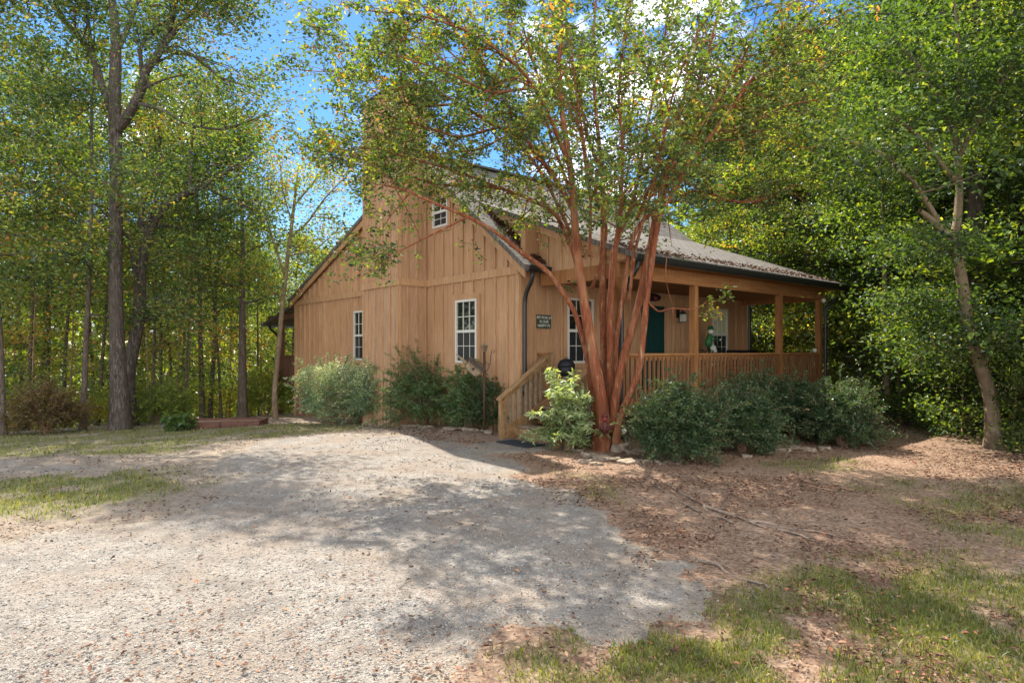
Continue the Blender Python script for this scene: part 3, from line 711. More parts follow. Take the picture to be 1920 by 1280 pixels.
# wall lantern
lt = on_h('wall_lantern', 5.28, -.03, 2.42, 'black wall lantern with a white panel right of the teal door', 'lantern')
MB().box(-.05, .05, -.02, 0, .1, .32).build('bracket', M['black'], lt)
b = MB(); b.tube([(0, -.02, .28), (0, -.10, .33), (0, -.16, .25)], .014, 6); b.lathe((0, -.16, 0), [(.02, .27), (.1, .2), (.085, .19)], 4); b.build('lantern_top', M['black'], lt)
MB().box(-.055, .055, -.215, -.105, 0, .185).build('lantern_glass', M['figwhite'], lt)
MB().box(-.06, .06, -.22, -.10, -.02, -.001).build('lantern_base', M['black'], lt)
sh = on_h('plant_hook', 5.22, -.45, .75, 'tall thin black iron rod standing below the wall lantern', 'garden hook')
MB().tube([(0, 0, 0), (0, 0, 1.45), (.03, 0, 1.55), (.09, 0, 1.57), (.12, 0, 1.5)], .013, 6).build('rod', M['iron'], sh, True)
b = MB(); b.tube([(-.12, -.0, .012), (.12, 0, .012)], .012, 6); b.tube([(0, -.12, .012), (0, .12, .012)], .012, 6); b.build('foot', M['iron'], sh)
# bicycle ornament with a figure
bo = on_h('bicycle_ornament', 5.95, -.55, .75, 'dark iron bicycle ornament ridden by a green and white figure on the porch', 'ornament')
def ring(mb, c, r, tr=.012, n=26, ax='x'):
    pts = [(c[0]+r*math.cos(2*PI*i/n), c[1], c[2]+r*math.sin(2*PI*i/n)) for i in range(n+1)]
    mb.tube(pts, tr, 6, False)
for nm, cx in (('wheel', -.42), ('wheel', .42)):
    b = MB(); ring(b, (cx, 0, .74), .22); ring(b, (cx, 0, .74), .03)
    for i in range(8): b.tube([(cx, 0, .74), (cx+.22*math.cos(i*PI/4), 0, .74+.22*math.sin(i*PI/4))], .005, 4)
    b.build(nm, M['iron'], bo, True)
b = MB()
for p, q in (((-.42, 0, .74), (-.1, 0, .98)), ((-.1, 0, .98), (.28, 0, 1.0)), ((-.42, 0, .74), (0, 0, .72)), ((0, 0, .72), (-.12, 0, 1.05)), ((0, 0, .72), (.28, 0, 1.0)), ((.42, 0, .74), (.24, 0, 1.17)), ((.24, -.16, 1.2), (.24, .16, 1.2)), ((.24, 0, 1.17), (.24, 0, 1.2)), ((.24, 0, 1.19), (.52, 0, 1.19))): b.tube([p, q], .014, 6)
b.tube([(0, 0, .72), (0, 0, .02)], .02, 6); b.lathe((0, 0, 0), [(.22, 0), (.22, .02), (.02, .03)], 14); b.build('frame', M['iron'], bo)
b = MB(); b.tube([(-.1, 0, 1.06), (-.09, 0, 1.16), (-.05, 0, 1.28), (-.02, 0, 1.36)], [.09, .10, .075, .04], 12); b.tube([(-.08, .05, 1.08), (.05, .07, .95), (.02, .06, .8)], [.045, .035, .03], 8); b.tube([(-.08, -.05, 1.08), (.05, -.07, .95), (.02, -.06, .8)], [.045, .035, .03], 8)
b.tube([(-.04, .07, 1.3), (.08, .12, 1.2), (.23, .12, 1.21)], [.03, .025, .022], 8); b.tube([(-.04, -.07, 1.3), (.08, -.12, 1.2), (.23, -.12, 1.21)], [.03, .025, .022], 8)
b.build('figure_body', M['figgreen'], bo, True)
MB().sphere((0, 0, 1.43), .075, 12, 8).build('figure_head', M['figwhite'], bo, True)
b = MB(); b.sphere((-.02, -.09, 1.0), .08, 10, 8); b.sphere((.03, -.11, .93), .05, 8, 6); b.build('figure_belly', M['figwhite'], bo, True)
for q in ((.23, -.13, 1.21), (.23, .13, 1.21)): MB().sphere(q, .03, 8, 6).build('figure_hand', M['figwhite'], bo, True)
b = MB(); b.lathe((0, 0, 1.47), [(.12, 0), (.12, .012), (.075, .015), (.07, .09), (.0, .1)], 14); b.build('figure_hat', M['figgreen'], bo, True)
b = MB(); b.sphere((-.1, -.06, .66), .045, 8, 6); b.sphere((-.03, -.08, .58), .04, 8, 6); b.sphere((.1, -.06, .6), .035, 8, 6); b.build('planter_flowers', M['figwhite'], bo, True)
# covered kettle grill by the stairs
kg = on_h('kettle_grill', .80, -.52, .75, 'round black kettle grill with domed lid at the top of the stairs', 'grill')
MB().lathe((0, 0, .5), [(.02, 0), (.16, .02), (.26, .12), (.29, .26)], 20).build('bowl', M['fabric'], kg, True)
MB().lathe((0, 0, .765), [(.295, 0), (.285, .06), (.22, .15), (.1, .195), (.0, .2)], 20).build('lid', M['fabric'], kg, True)
MB().tube([(-.05, 0, .965), (-.04, 0, 1.0), (.04, 0, 1.0), (.05, 0, .965)], .012, 6).build('lid_handle', M['iron'], kg, True)
for i in range(3):
    a = i*2*PI/3; MB().tube([(.14*math.cos(a), .14*math.sin(a), .53), (.3*math.cos(a), .3*math.sin(a), 0)], .014, 6).build('leg', M['iron'], kg)
kg.scale = (.62, .62, .80)
# dark bench at the far end of the porch
bn = on_h('porch_bench', 7.35, -.62, .75, 'long dark wooden bench with slatted back at the far end of the porch', 'bench')
b = MB()
for i in range(4): b.box(-.75, .75, -.45+.115*i, -.45+.115*i+.10, .42, .45)
b.build('seat', M['fabric'], bn)
b = MB(); b.box(-.75, .75, -.02, .02, .86, .95); b.box(-.75, .75, -.018, .018, .5, .56)
for i in range(12): b.box(-.70+.125*i, -.65+.125*i, -.012, .012, .561, .859)
b.build('backrest', M['fabric'], bn)
for sx in (-.71, .71):
    MB().box(sx-.03, sx+.03, -.44, -.38, 0, .419).build('leg', M['fabric'], bn); MB().box(sx-.03, sx+.03, -.0175, .0175, 0, .499).build('leg', M['fabric'], bn)
    MB().box(sx-.03, sx+.03, -.44, -.021, .62, .65).build('armrest', M['fabric'], bn)
# small globe on the rail
gb = on_h('rail_globe', 8.2, -2.165, 1.636, 'small pale globe ornament sitting on the porch rail by the far corner post', 'ornament')
MB().sphere((0, 0, .055), .055, 12, 8).build('globe', M['globe'], gb, True); MB().lathe((0, 0, 0), [(.035, 0), (.025, .012)], 10).build('base', M['iron'], gb)
# door mat on the ground in front of the steps
mx = on_h('door_mat', -.98, -1.15, 0, 'dark rubber mat lying on the ground in front of the porch steps', 'mat')
mx.location.z = float(gz(mx.location.x, mx.location.y))+.022
b = MB(); b.box(-.22, .22, -.42, .42, 0, .018)
for i in range(9): b.box(-.2+.045*i, -.18+.045*i, -.40, .40, .0185, .026)
tag(b.build('door_mat_surface', M['mat'], mx))
mx.children[0].name = 'mat_surface'

# ------------------------------------------------------------------ garden things
def on_g(name, px, py, label, cat, rz=0, group=None):
    p = gpt(px, py); return empty(name, p, rz, label, cat, group), p
# raised bed of red timbers
e, p = on_g('raised_bed', 415, 801, 'low red-brown timber box edging a bed in the grass at the wood edge', 'planter box', R(8))
for k, (x0, x1) in enumerate(((-1.0, -.02), (.0, 1.0))): MB().box(x0, x1, -.08, .04, -.05, .17 if k else .155).build('front_timber', M['redtimber'], e)
MB().box(-1.0, 1.0, .82, .94, -.05, .17).build('back_timber', M['redtimber'], e)
for x in (-.99, .87): MB().box(x, x+.12, .041, .819, -.05, .165).build('side_timber', M['redtimber'], e)
MB().box(-.868, .868, .042, .818, -.05, .12).build('soil', M['ground'], e)
# globe lamps
for px, py, h, lab in ((12, 812, .55, 'white globe garden lamp on a stake at the left wood edge'), (1170, 846, .34, 'cream globe garden lamp on a thin stake beside the red-barked trunk')):
    e, p = on_g('garden_lamp', px, py, lab, 'garden lamp')
    MB().tube([(0, 0, -.05), (.0, 0, h-.1)], .012, 6).build('stake', M['iron'], e)
    MB().lathe((0, 0, h-.12), [(.015, 0), (.04, .02), (.04, .06)], 12).build('collar', M['iron'], e, True)
    MB().sphere((0, 0, h), .075 if h > .4 else .05, 16, 10).build('globe', M['globe'], e, True)
# birdhouse pole
e, p = on_g('birdhouse_pole', 908, 812, 'slim dark iron pole with lantern top and curled hook by the gable window', 'pole')
D = p[1]; hz = at(908, 658, D)[2]-p[2]
MB().tube([(0, 0, -.05), (0, 0, hz-.02)], .028, 8).build('pole', M['rustiron'], e, True)
MB().lathe((0, 0, hz-.02), [(.02, 0), (.05, .03), (.06, .1), (.085, .11), (.03, .17), (.01, .2)], 8).build('lantern_top', M['palebark'], e, True)
b = MB(); b.tube([(0, 0, hz-.45), (.07, 0, hz-.38), (.12, 0, hz-.25), (.13, 0, hz-.1), (.15, 0, hz), (.19, 0, hz+.03), (.21, 0, hz-.01), (.185, 0, hz-.04)], .008, 6)
b.tube([(.0, 0, hz-.3), (.05, 0, hz-.22), (.09, 0, hz-.25), (.07, 0, hz-.3), (.05, 0, hz-.28)], .007, 6); b.build('curled_hook', M['iron'], e, True)
b = MB(); b.tube([(0, 0, hz-.28), (-.12, 0, hz-.22), (-.2, -.02, hz-.24)], .008, 6); b.build('arm', M['iron'], e, True)
bh = empty('birdhouse', p+np.array([-.2, -.03, hz-.27]), R(0), 'small weathered wooden birdhouse tilting from the pole by the gable window', 'birdhouse')
bh.rotation_euler = (0, R(38), R(10))
b = MB(); b.prism([(-.13, -.08, -.02), (.19, -.08, -.02), (.19, -.08, -.14), (.14, -.08, -.19), (-.08, -.08, -.17), (-.13, -.08, -.12)], (0, .16, 0)); b.build('box', M['greywood'], bh)
b = MB(); b.hexa([(-.16, -.12, -.03), (.23, -.12, -.03), (.23, .0, .06), (-.16, .0, .06), (-.16, -.12, -.012), (.23, -.12, -.012), (.23, 0, .078), (-.16, 0, .078)])
b.hexa([(-.16, .001, .06), (.23, .001, .06), (.23, .12, -.03), (-.16, .12, -.03), (-.16, .001, .078), (.23, .001, .078), (.23, .12, -.012), (-.16, .12, -.012)]); b.build('roof', M['darkbark'], bh)
b = MB(); b.tube([(-.13, 0, -.08), (-.2, 0, -.075), (-.27, 0, -.07), (-.42, 0, -.06)], [.05, .035, .03, .008], 8); b.build('neck', M['greywood'], bh, True)
b = MB(); b.tube([(.03, -.081, -.09), (.03, -.083, -.09)], .028, 12); b.build('entrance_hole', M['fabric'], bh)
# small figurine on the trunk
fx = at(1134, 797, 10.45)
e = empty('tree_figurine', fx, 0, 'small dull red gnome-like figurine fixed to the red-barked trunk', 'figurine')
b = MB(); b.lathe((0, 0, -.12), [(.02, -.02), (.05, .0), (.075, .05), (.07, .12), (.05, .17), (.03, .19)], 12); b.tube([(-.05, -.04, .02), (-.075, -.06, -.04), (-.03, -.08, -.07)], [.022, .02, .016], 7); b.tube([(.05, -.04, .02), (.075, -.06, -.04), (.03, -.08, -.07)], [.022, .02, .016], 7); b.build('figurine_body', M['figdark'], e, True)
b = MB(); b.sphere((0, -.01, .105), .05, 12, 8); b.sphere((0, -.06, .1), .014, 6, 5); b.build('figurine_head', M['figred'], e, True)
b = MB(); b.lathe((0, -.01, .135), [(.055, 0), (.04, .03), (.02, .07), (.004, .09)], 10); b.build('figurine_hat', M['figdark'], e, True)
# stones edging the bed
rs = np.random.RandomState(11)
ico = None
def ico_pts():
    ph = (1+5**.5)/2
    v = np.array([(-1, ph, 0), (1, ph, 0), (-1, -ph, 0), (1, -ph, 0), (0, -1, ph), (0, 1, ph), (0, -1, -ph), (0, 1, -ph), (ph, 0, -1), (ph, 0, 1), (-ph, 0, -1), (-ph, 0, 1)])/math.hypot(1, ph)
    f = np.array([(0, 11, 5), (0, 5, 1), (0, 1, 7), (0, 7, 10), (0, 10, 11), (1, 5, 9), (5, 11, 4), (11, 10, 2), (10, 7, 6), (7, 1, 8), (3, 9, 4), (3, 4, 2), (3, 2, 6), (3, 6, 8), (3, 8, 9), (4, 9, 5), (2, 4, 11), (6, 2, 10), (8, 6, 7), (9, 8, 1)])
    return v, f
IV, IF = ico_pts()
def stone(px, py, sx, sy, sz, label, group):
    p = gpt(px, py); import bmesh
    bm = bmesh.new(); bmesh.ops.create_icosphere(bm, subdivisions=3, radius=1)
    sd_ = rs.randint(1000); off = Vector((sd_*1.3, sd_*.7, sd_*.2))
    for v in bm.verts:
        n_ = v.co.normalized(); c = n_.copy()
        k = 1+.45*mnoise.noise(n_*1.3+off)+.18*mnoise.noise(n_*3.5+off)
        c = Vector((max(-.75, min(.75, c.x)), max(-.75, min(.75, c.y)), max(-.6, min(.6, c.z))))*k*1.25
        v.co = Vector((c.x*sx, c.y*sy, c.z*sz))
    me = bpy.data.meshes.new('edging_stone'); bm.to_mesh(me); bm.free(); me.materials.append(M['stone'])
    me.polygons.foreach_set('use_smooth', np.ones(len(me.polygons), bool))
    o = bpy.data.objects.new('edging_stone', me); col.objects.link(o); o.location = (p[0], p[1], p[2]+sz*.35); o.rotation_euler = (rs.uniform(-.1, .1), rs.uniform(-.1, .1), rs.uniform(0, 6))
    return tag(o, label, 'stone', group)
stone(1165, 846, .20, .16, .12, 'large tan boulder at the foot of the red-barked tree below the cream globe lamp', 'stones around the red-barked tree')
stone(1190, 850, .17, .13, .06, 'flat tan stone just right of the boulder at the tree foot', 'stones around the red-barked tree')
GS = 'flat stones edging the planting bed'
for (px, py, s) in ((1085, 845, .11), (1105, 855, .14), (1128, 860, .17), (1150, 862, .15), (1098, 866, .12), (1178, 868, .16), (1210, 866, .14), (1118, 870, .1), (1240, 868, .13), (1265, 868, .12)):
    stone(px, py, s, s*.8, s*.28, 'one of the mossy flat stones lying below the red-barked tree', 'stones around the red-barked tree')
for (px, py, s) in ((1440, 850, .13), (1465, 846, .14), (1490, 842, .12), (1515, 845, .13), (1545, 842, .12), (1400, 856, .1)):
    stone(px, py, s, s*.8, s*.32, 'one of the low brown stones in a row below the right-hand shrubs', 'stones below the right shrubs')
for (px, py, s) in ((705, 796, .2), (735, 797, .22), (770, 800, .2), (800, 802, .18), (845, 806, .2), (880, 808, .22), (915, 812, .2), (835, 808, .1)):
    stone(px, py, s, s*.6, s*.28, 'one of the low tan stones edging the bed below the gable wall', 'stones below the gable wall')

# ------------------------------------------------------------------ VEGETATION generators
def wob(rs, n, s): return np.cumsum(rs.randn(n, 3)*s, 0)*np.linspace(0, 1, n)[:, None]
class Plant:
    def __init__(s, seed): s.rs = np.random.RandomState(seed); s.t = Tubes(); s.P = []; s.C = []
    def puff(s, c, n, sx, sz, tint):
        rs = s.rs; p = c+rs.randn(n, 3)*[sx, sx, sz]; s.P.append(p); s.C.append(np.clip(tint+rs.randn(n)*.2, 0, 1))
    def limb(s, pts, radii, sub=6, slen=.4, ncl=3, nleaf=40, puff=(.32, .2), t0=.25, up=.25, tint=.4, tvar=.2, nside=6, zmin=-9):
        rs = s.rs; P = np.asarray(pts); s.t.add(P, radii, nside); m = len(P)
        Lt = np.linalg.norm(np.diff(P, axis=0), axis=1).sum()
        for k in range(sub):
            u = t0+(1-t0)*(k+rs.rand())/sub; i = min(m-2, int(u*(m-1))); f = u*(m-1)-i
            q = P[i]*(1-f)+P[i+1]*f; dirn = unit(P[i+1]-P[i])
            if q[2] < zmin: continue
            d = unit(dirn*.7+rs.randn(3)*.75+np.array([0, 0, up])); l = Lt*slen*(1.1-.6*u)*(.6+.8*rs.rand())
            e = np.stack([q, q+d*l*.5+rs.randn(3)*.06*l, q+d*l+rs.randn(3)*.1*l-np.array([0, 0, .08*l])])
            r0 = np.interp(u, np.linspace(0, 1, m), radii)*.5
            s.t.add(e, [r0, r0*.6, r0*.25], 4)
            tt = tint+rs.randn()*tvar
            for c in range(ncl):
                w_ = (c+.6)/ncl; pos = e[0]+(e[2]-e[0])*w_ if c < ncl-1 else e[2]
                s.puff(pos+rs.randn(3)*.12, int(nleaf*(.5+rs.rand())), puff[0], puff[1], tt+rs.randn()*.08)
        s.puff(P[-1], nleaf, puff[0], puff[1], tint+rs.randn()*tvar)
    def build(s, root, origin, bark, leaf, lsize, lasp, trunk='trunk', crown='crown', **kw):
        s.t.build(trunk, bark, root, origin)
        P = np.concatenate(s.P); C = np.concatenate(s.C)
        leaf_obj(crown, P, C, lsize, lasp, s.rs, leaf, root, origin, **kw)
def grow(seed, H, r0, clear, Rm, nl, prof=None, el=(5, 55), lean=.04, trunk_wob=.05, sub=6, ncl=3, nleaf=40, puff=(.34, .2), slen=.42, tint=.4, tvar=.18, bare=True):
    pl = Plant(seed); rs = pl.rs; n = 12
    z = np.linspace(0, H, n); tr = np.stack([np.zeros(n), np.zeros(n), z], 1)+wob(rs, n, trunk_wob*H/14)*[1, 1, 0]
    a = rs.rand()*6.28; tr[:, 0] += math.cos(a)*lean*z; tr[:, 1] += math.sin(a)*lean*z
    rad = r0*(1-.93*(z/H)**.9); rad[0] = r0*1.35
    zz = np.r_[z[:1], .35, z[1:]]; trx = np.stack([np.interp(zz, z, tr[:, i]) for i in range(3)], 1); rx = np.interp(zz, z, rad); rx[1] = r0
    pl.t.add(trx, rx, 9)
    prof = prof or (lambda u: math.sin(PI*min(1, .18+.8*u))**.7)
    for k in range(nl):
        u = (k+rs.rand()*.8)/nl; h = clear+(H*.97-clear)*u; l = Rm*prof(u)*(.7+.5*rs.rand())
        az = k*2.4+rs.randn()*.35; e0 = R(el[0]+(el[1]-el[0])*u+rs.randn()*9)
        m = 7; tt = np.linspace(0, 1, m); st = np.array([np.interp(h, z, tr[:, i]) for i in range(3)])
        ee = e0+(rs.randn()*.25)*tt
        step = np.stack([np.cos(az+rs.randn(m)*.16)*np.cos(ee), np.sin(az+rs.randn(m)*.16)*np.cos(ee), np.sin(ee)], 1)*l/(m-1); step[0] = 0
        pts = st+np.cumsum(step, 0); rr = np.interp(h, z, rad)*.5*(1-.85*tt)
        pl.limb(pts, rr, sub, slen, ncl, nleaf, puff, .2, .12, tint, tvar, 5)
    return pl
def make_tree(name, seed, bark, leaf, lsize, lasp, label, group, loc, rz=0, **kw):
    kd = {k: kw.pop(k) for k in ('upb', 'droop') if k in kw}
    root = empty(name, loc, rz, label, 'tree', group); grow(seed, **kw).build(root, (0, 0, 0), bark, leaf, lsize, lasp, **kd)
    return root
def gl(x, y, dz=0): return np.array([x, y, float(gz(x, y))+dz])
def gD(px, D):
    x = (px-CX)/F*D; return gl(x, D, -.05)

# ------------------------------------------------------------------ CRAPE MYRTLE (many red stems, traced)
DC = 10.75
def stem(lst, k=22):
    P = np.array([np.r_[at(a, b_, DC+d), r] for a, b_, d, r in lst]); Q = resample(P, k); return Q[:, :3], Q[:, 3]
base = gpt(1138, 842); base[1] = DC; base[0] = (1138-CX)/F*DC; base[2] = float(gz(base[0], base[1]))
crape = empty('crape_myrtle', base, 0, 'tall multi-stemmed tree with peeling red bark in front of the porch', 'tree')
cp = Plant(77); rs = cp.rs
stems = [
 [(1132, 850, 0, 0.1596), (1133, 815, 0, 0.1302), (1129, 760, -.05, 0.1134), (1115, 680, -.1, 0.0966), (1103, 610, -.1, 0.0882), (1091, 537, -.1, 0.0798), (1081, 460, -.1, 0.0714), (1077, 390, -.1, 0.063), (1070, 310, -.2, 0.0546), (1055, 220, -.3, 0.042), (1048, 120, -.4, 0.0336), (1060, 20, -.5, 0.03), (1065, -70, -.6, 0.015)],
 [(1118, 850, .1, 0.1008), (1121, 800, .1, 0.0756), (1111, 732, .15, 0.063), (1100, 655, .1, 0.0546), (1078, 580, 0, 0.0462), (1030, 508, -.2, 0.042), (978, 472, -.4, 0.03612), (930, 432, -.6, 0.03192), (880, 405, -.8, 0.02688), (830, 385, -.9, 0.026), (770, 358, -1.0, 0.02), (720, 345, -1.0, 0.012)],
 [(1108, 660, .2, 0.0462), (1096, 590, .3, 0.0504), (1086, 520, .4, 0.0462), (1075, 470, .5, 0.042), (1045, 402, .5, 0.0378), (1000, 375, .5, 0.0336), (930, 350, .4, 0.02856), (860, 350, .3, 0.028), (800, 345, .2, 0.022), (740, 318, .1, 0.016), (650, 310, 0, .01)],
 [(1150, 800, .1, 0.1008), (1144, 732, .15, 0.0714), (1143, 640, .2, 0.063), (1145, 560, .25, 0.0588), (1150, 480, .3, 0.0546), (1158, 440, .35, 0.0462), (1182, 400, .4, 0.0378), (1200, 320, .6, 0.03192), (1215, 230, .8, 0.03), (1240, 120, 1.0, 0.022), (1255, 20, 1.2, 0.012)],
 [(1140, 740, .35, 0.0588), (1131, 640, .5, 0.063), (1130, 520, .7, 0.0588), (1132, 410, .9, 0.05208), (1130, 320, 1.0, 0.04368), (1118, 210, 1.2, 0.0336), (1112, 100, 1.4, 0.03), (1120, -10, 1.5, 0.02), (1125, -90, 1.6, 0.01)],
 [(1150, 810, -.05, 0.0924), (1154, 740, -.05, 0.0714), (1170, 665, -.1, 0.0714), (1197, 576, -.15, 0.0672), (1220, 460, -.2, 0.06048), (1233, 390, -.3, 0.0504), (1250, 320, -.4, 0.042), (1290, 215, -.6, 0.03192), (1325, 110, -.8, 0.028), (1350, 0, -1.0, 0.015)],
 [(1155, 830, -.2, 0.0756), (1160, 783, -.25, 0.0588), (1181, 740, -.3, 0.0546), (1201, 689, -.35, 0.05208), (1205, 634, -.35, 0.0504), (1212, 564, -.35, 0.04704), (1224, 470, -.35, 0.04368), (1235, 405, -.4, 0.03864), (1275, 330, -.6, 0.0336), (1335, 250, -.8, 0.02772), (1400, 160, -1.0, 0.026), (1480, 60, -1.2, 0.018), (1540, 0, -1.4, 0.01)],
 [(1152, 760, .25, 0.0546), (1154, 640, .3, 0.0504), (1170, 540, .35, 0.04704), (1181, 460, .4, 0.042), (1195, 420, .45, 0.03528), (1245, 380, .5, 0.03024), (1310, 352, .6, 0.03), (1370, 378, .7, 0.024), (1430, 375, .8, 0.018), (1490, 345, .9, 0.01)],
 [(1077, 400, -.1, 0.0462), (1060, 365, 0, 0.042), (1030, 320, .1, 0.03864), (990, 262, .2, 0.03528), (930, 238, .2, 0.03024), (860, 195, .1, 0.03), (800, 165, 0, 0.024), (730, 150, -.1, 0.018), (640, 140, -.2, 0.012), (570, 135, -.2, 0.007)],
 [(1070, 320, -.2, 0.0378), (1040, 240, -.5, 0.0336), (1005, 165, -.9, 0.02856), (950, 105, -1.3, 0.028), (870, 55, -1.6, 0.022), (780, 30, -1.9, 0.016), (690, 25, -2.1, 0.01)],
 [(1130, 330, 1.0, 0.0336), (1098, 250, 1.3, 0.0294), (1085, 150, 1.7, 0.03), (1040, 50, 2.1, 0.022), (1000, -40, 2.4, 0.012)],
 [(1200, 330, .6, 0.0294), (1262, 270, 1.0, 0.03), (1340, 190, 1.4, 0.025), (1440, 130, 1.8, 0.018), (1540, 110, 2.1, 0.01)],
 [(1085, 470, .5, 0.0336), (1020, 330, 1.0, 0.0294), (960, 250, 1.5, 0.03), (880, 130, 2.0, 0.022), (800, 60, 2.4, 0.014), (720, 60, 2.6, 0.008)],
 [(1212, 564, -.35, 0.02), (1235, 585, -.5, 0.014), (1262, 577, -.6, 0.011), (1300, 580, -.65, 0.009), (1325, 566, -.7, 0.005)],
 [(1160, 790, .1, 0.0504), (1182, 758, .25, 0.042), (1186, 745, .3, 0.042), (1192, 775, .3, 0.03), (1197, 800, .3, 0.02)],
 [(1110, 540, .1, 0.03), (1125, 500, -.3, 0.026), (1140, 430, -.8, 0.022), (1100, 300, -1.6, 0.018), (1080, 180, -2.3, 0.012), (1070, 60, -2.8, 0.007)],
 [(1180, 560, -.3, 0.028), (1190, 470, -.8, 0.024), (1230, 330, -1.6, 0.02), (1260, 180, -2.3, 0.014), (1310, 60, -2.8, 0.008)],
 [(1150, 560, .5, 0.0294), (1160, 440, 1.3, 0.03), (1180, 300, 2.1, 0.024), (1190, 160, 2.8, 0.016), (1200, 40, 3.3, 0.008)],
 [(960, 250, 1.2, 0.024), (900, 280, 1.3, 0.02), (820, 290, 1.2, 0.015), (740, 275, 1.0, .01), (690, 270, .8, .006)],
 [(1066, 350, -.1, .03), (1030, 250, -.2, .027), (1012, 150, -.3, .022), (985, 60, -.4, .016), (965, -30, -.5, .008)],
 [(1105, 480, .5, .034), (1108, 380, .8, .03), (1090, 260, 1.2, .026), (1066, 150, 1.5, .02), (1030, 60, 1.8, .012)],
 [(1152, 470, .3, .034), (1165, 380, .1, .03), (1168, 280, -.2, .026), (1160, 170, -.5, .02), (1172, 60, -.8, .013), (1180, -30, -1.0, .007)],
 [(1240, 390, -.4, .032), (1262, 310, -.2, .028), (1270, 220, 0, .023), (1300, 120, .2, .017), (1310, 20, .4, .008)],
 [(1250, 330, -.5, .028), (1320, 230, -.9, .024), (1390, 120, -1.3, .018), (1430, 30, -1.6, .009)],
 [(1195, 410, .5, .03), (1225, 330, .9, .026), (1300, 240, 1.3, .021), (1390, 190, 1.6, .015), (1470, 165, 1.8, .008)],
 [(1044, 330, .1, .028), (1000, 290, -.3, .024), (950, 190, -.6, .02), (900, 110, -.9, .014), (860, 30, -1.1, .008)],
 [(930, 240, .2, .03), (860, 260, -.3, .024), (780, 235, -.6, .018), (705, 215, -.8, .007)],
 [(860, 195, .1, .025), (800, 200, -.6, .02), (740, 190, -1.0, .014), (700, 185, -1.2, .006)],
 [(930, 350, .4, .025), (860, 322, 0, .02), (780, 300, -.3, .015), (700, 275, -.5, .01), (630, 285, -.6, .006)],
 [(880, 405, -.8, .02), (810, 440, -1.0, .014), (745, 475, -1.1, .01), (690, 490, -1.1, .006)],
 [(1000, 165, -.9, .026), (920, 175, -1.3, .02), (830, 130, -1.6, .015), (740, 100, -1.8, .01), (640, 80, -1.9, .006)],
 [(1335, 250, -.8, .026), (1400, 240, -.6, .02), (1470, 200, -.4, .014), (1540, 190, -.3, .008)],
]
tips = []
for si, s_ in enumerate(stems):
    P, r = stem(s_, 34); P = P+wob(rs, len(P), .006)*.5; r = r*(1+.09*np.sin(np.arange(34)*1.3+rs.rand()*6)*rs.rand(34))
    cp.t.add(P, r, 10 if r[0] > .05 else 6)
    if si in (14,): continue
    Lseg = np.r_[0, np.cumsum(np.linalg.norm(np.diff(P, axis=0), axis=1))]
    # secondary branches from the thinner, higher part
    dist = .15
    while dist < Lseg[-1]:
        i = np.searchsorted(Lseg, dist)-1; i = max(0, min(len(P)-2, i)); q = P[i]+(P[i+1]-P[i])*((dist-Lseg[i])/(Lseg[i+1]-Lseg[i]+1e-9)); rr = r[i]
        dist += rs.uniform(.06, .13)
        low = si == 13
        if (q[2] < (4.1 if 800 < CX+F*q[0]/q[1] < 1010 else 3.7 if q[0] > -1.5 else 3.0) and not low) or rr > .038: continue
        if rr > .024 and rs.rand() < .5: continue
        if abs(CX+F*q[0]/q[1]-828) < 50 and abs(HY-F*(q[2]-HC)/q[1]-395) < 60: continue
        if low and q[0] < (1285-CX)/F*DC: continue
        dirn = unit(P[i+1]-P[i]); out_ = unit(np.array([q[0]-base[0], q[1]-base[1], 0]))
        d = unit(dirn*.45+rs.randn(3)*.75+out_*.25+np.array([0, 0, .3 if rs.rand() < .75 else -.7]))
        l = rs.uniform(.5, 1.35)*(.3 if low else 1)
        if low: d = unit(d*[1, 1, .15]+[.5, -.2, .05])
        e = np.stack([q, q+d*l*.5+rs.randn(3)*.06, q+d*l+rs.randn(3)*.1-np.array([0, 0, .06])])
        r0 = min(rr*.5, .014)
        E = resample(e, 7); cp.t.add(E, np.linspace(r0, .003, 7), 4)
        tt = rs.choice([.3, .42, .55, .72, .88], p=[.3, .36, .22, .09, .03])
        if low: tt = .66
        nt_ = rs.randint(4, 7)
        for k in range(nt_):
            u = .25+.75*(k+rs.rand())/nt_; j = min(5, int(u*6)); b0 = E[j]+(E[j+1]-E[j])*(u*6-j)
            td = unit(d*.6+rs.randn(3)*.8); tl = rs.uniform(.2, .5)*(.45 if low else 1); td = unit(td*[1, 1, .35]) if low else td; b1 = b0+td*tl
            cp.t.add(np.stack([b0, (b0+b1)/2+rs.randn(3)*.015, b1]), [.004, .003, .002], 3)
            n_ = int(tl*rs.uniform(38, 70)*(1.6 if low else 1))
            w_ = rs.rand(n_)[:, None]**.8
            cp.P.append(b0+(b1-b0)*w_+rs.randn(n_, 3)*.05); cp.C.append(np.clip(tt+rs.randn()*.06+rs.randn(n_)*.19, 0, 1))
# dead hanging twigs
for a in ([(1250, 480, -1.0), (1247, 520, -1.0), (1254, 550, -1.0), (1262, 575, -.95)], [(1262, 577, -.7), (1261, 592, -.75), (1272, 601, -.8)], [(1000, 390, -.7), (1010, 430, -.75), (1014, 470, -.75)], [(1185, 470, -.8), (1183, 530, -.8), (1182, 585, -.8)]):
    P = resample(np.array([at(*q[:2], DC+q[2]) for q in a]), 8); cp.t.add(P, np.linspace(.009, .004, 8), 4)
cp.build(crape, base, M['crapebark'], M['lf_crape'], .07, .54, crown='crown', upb=.8, droop=.35)
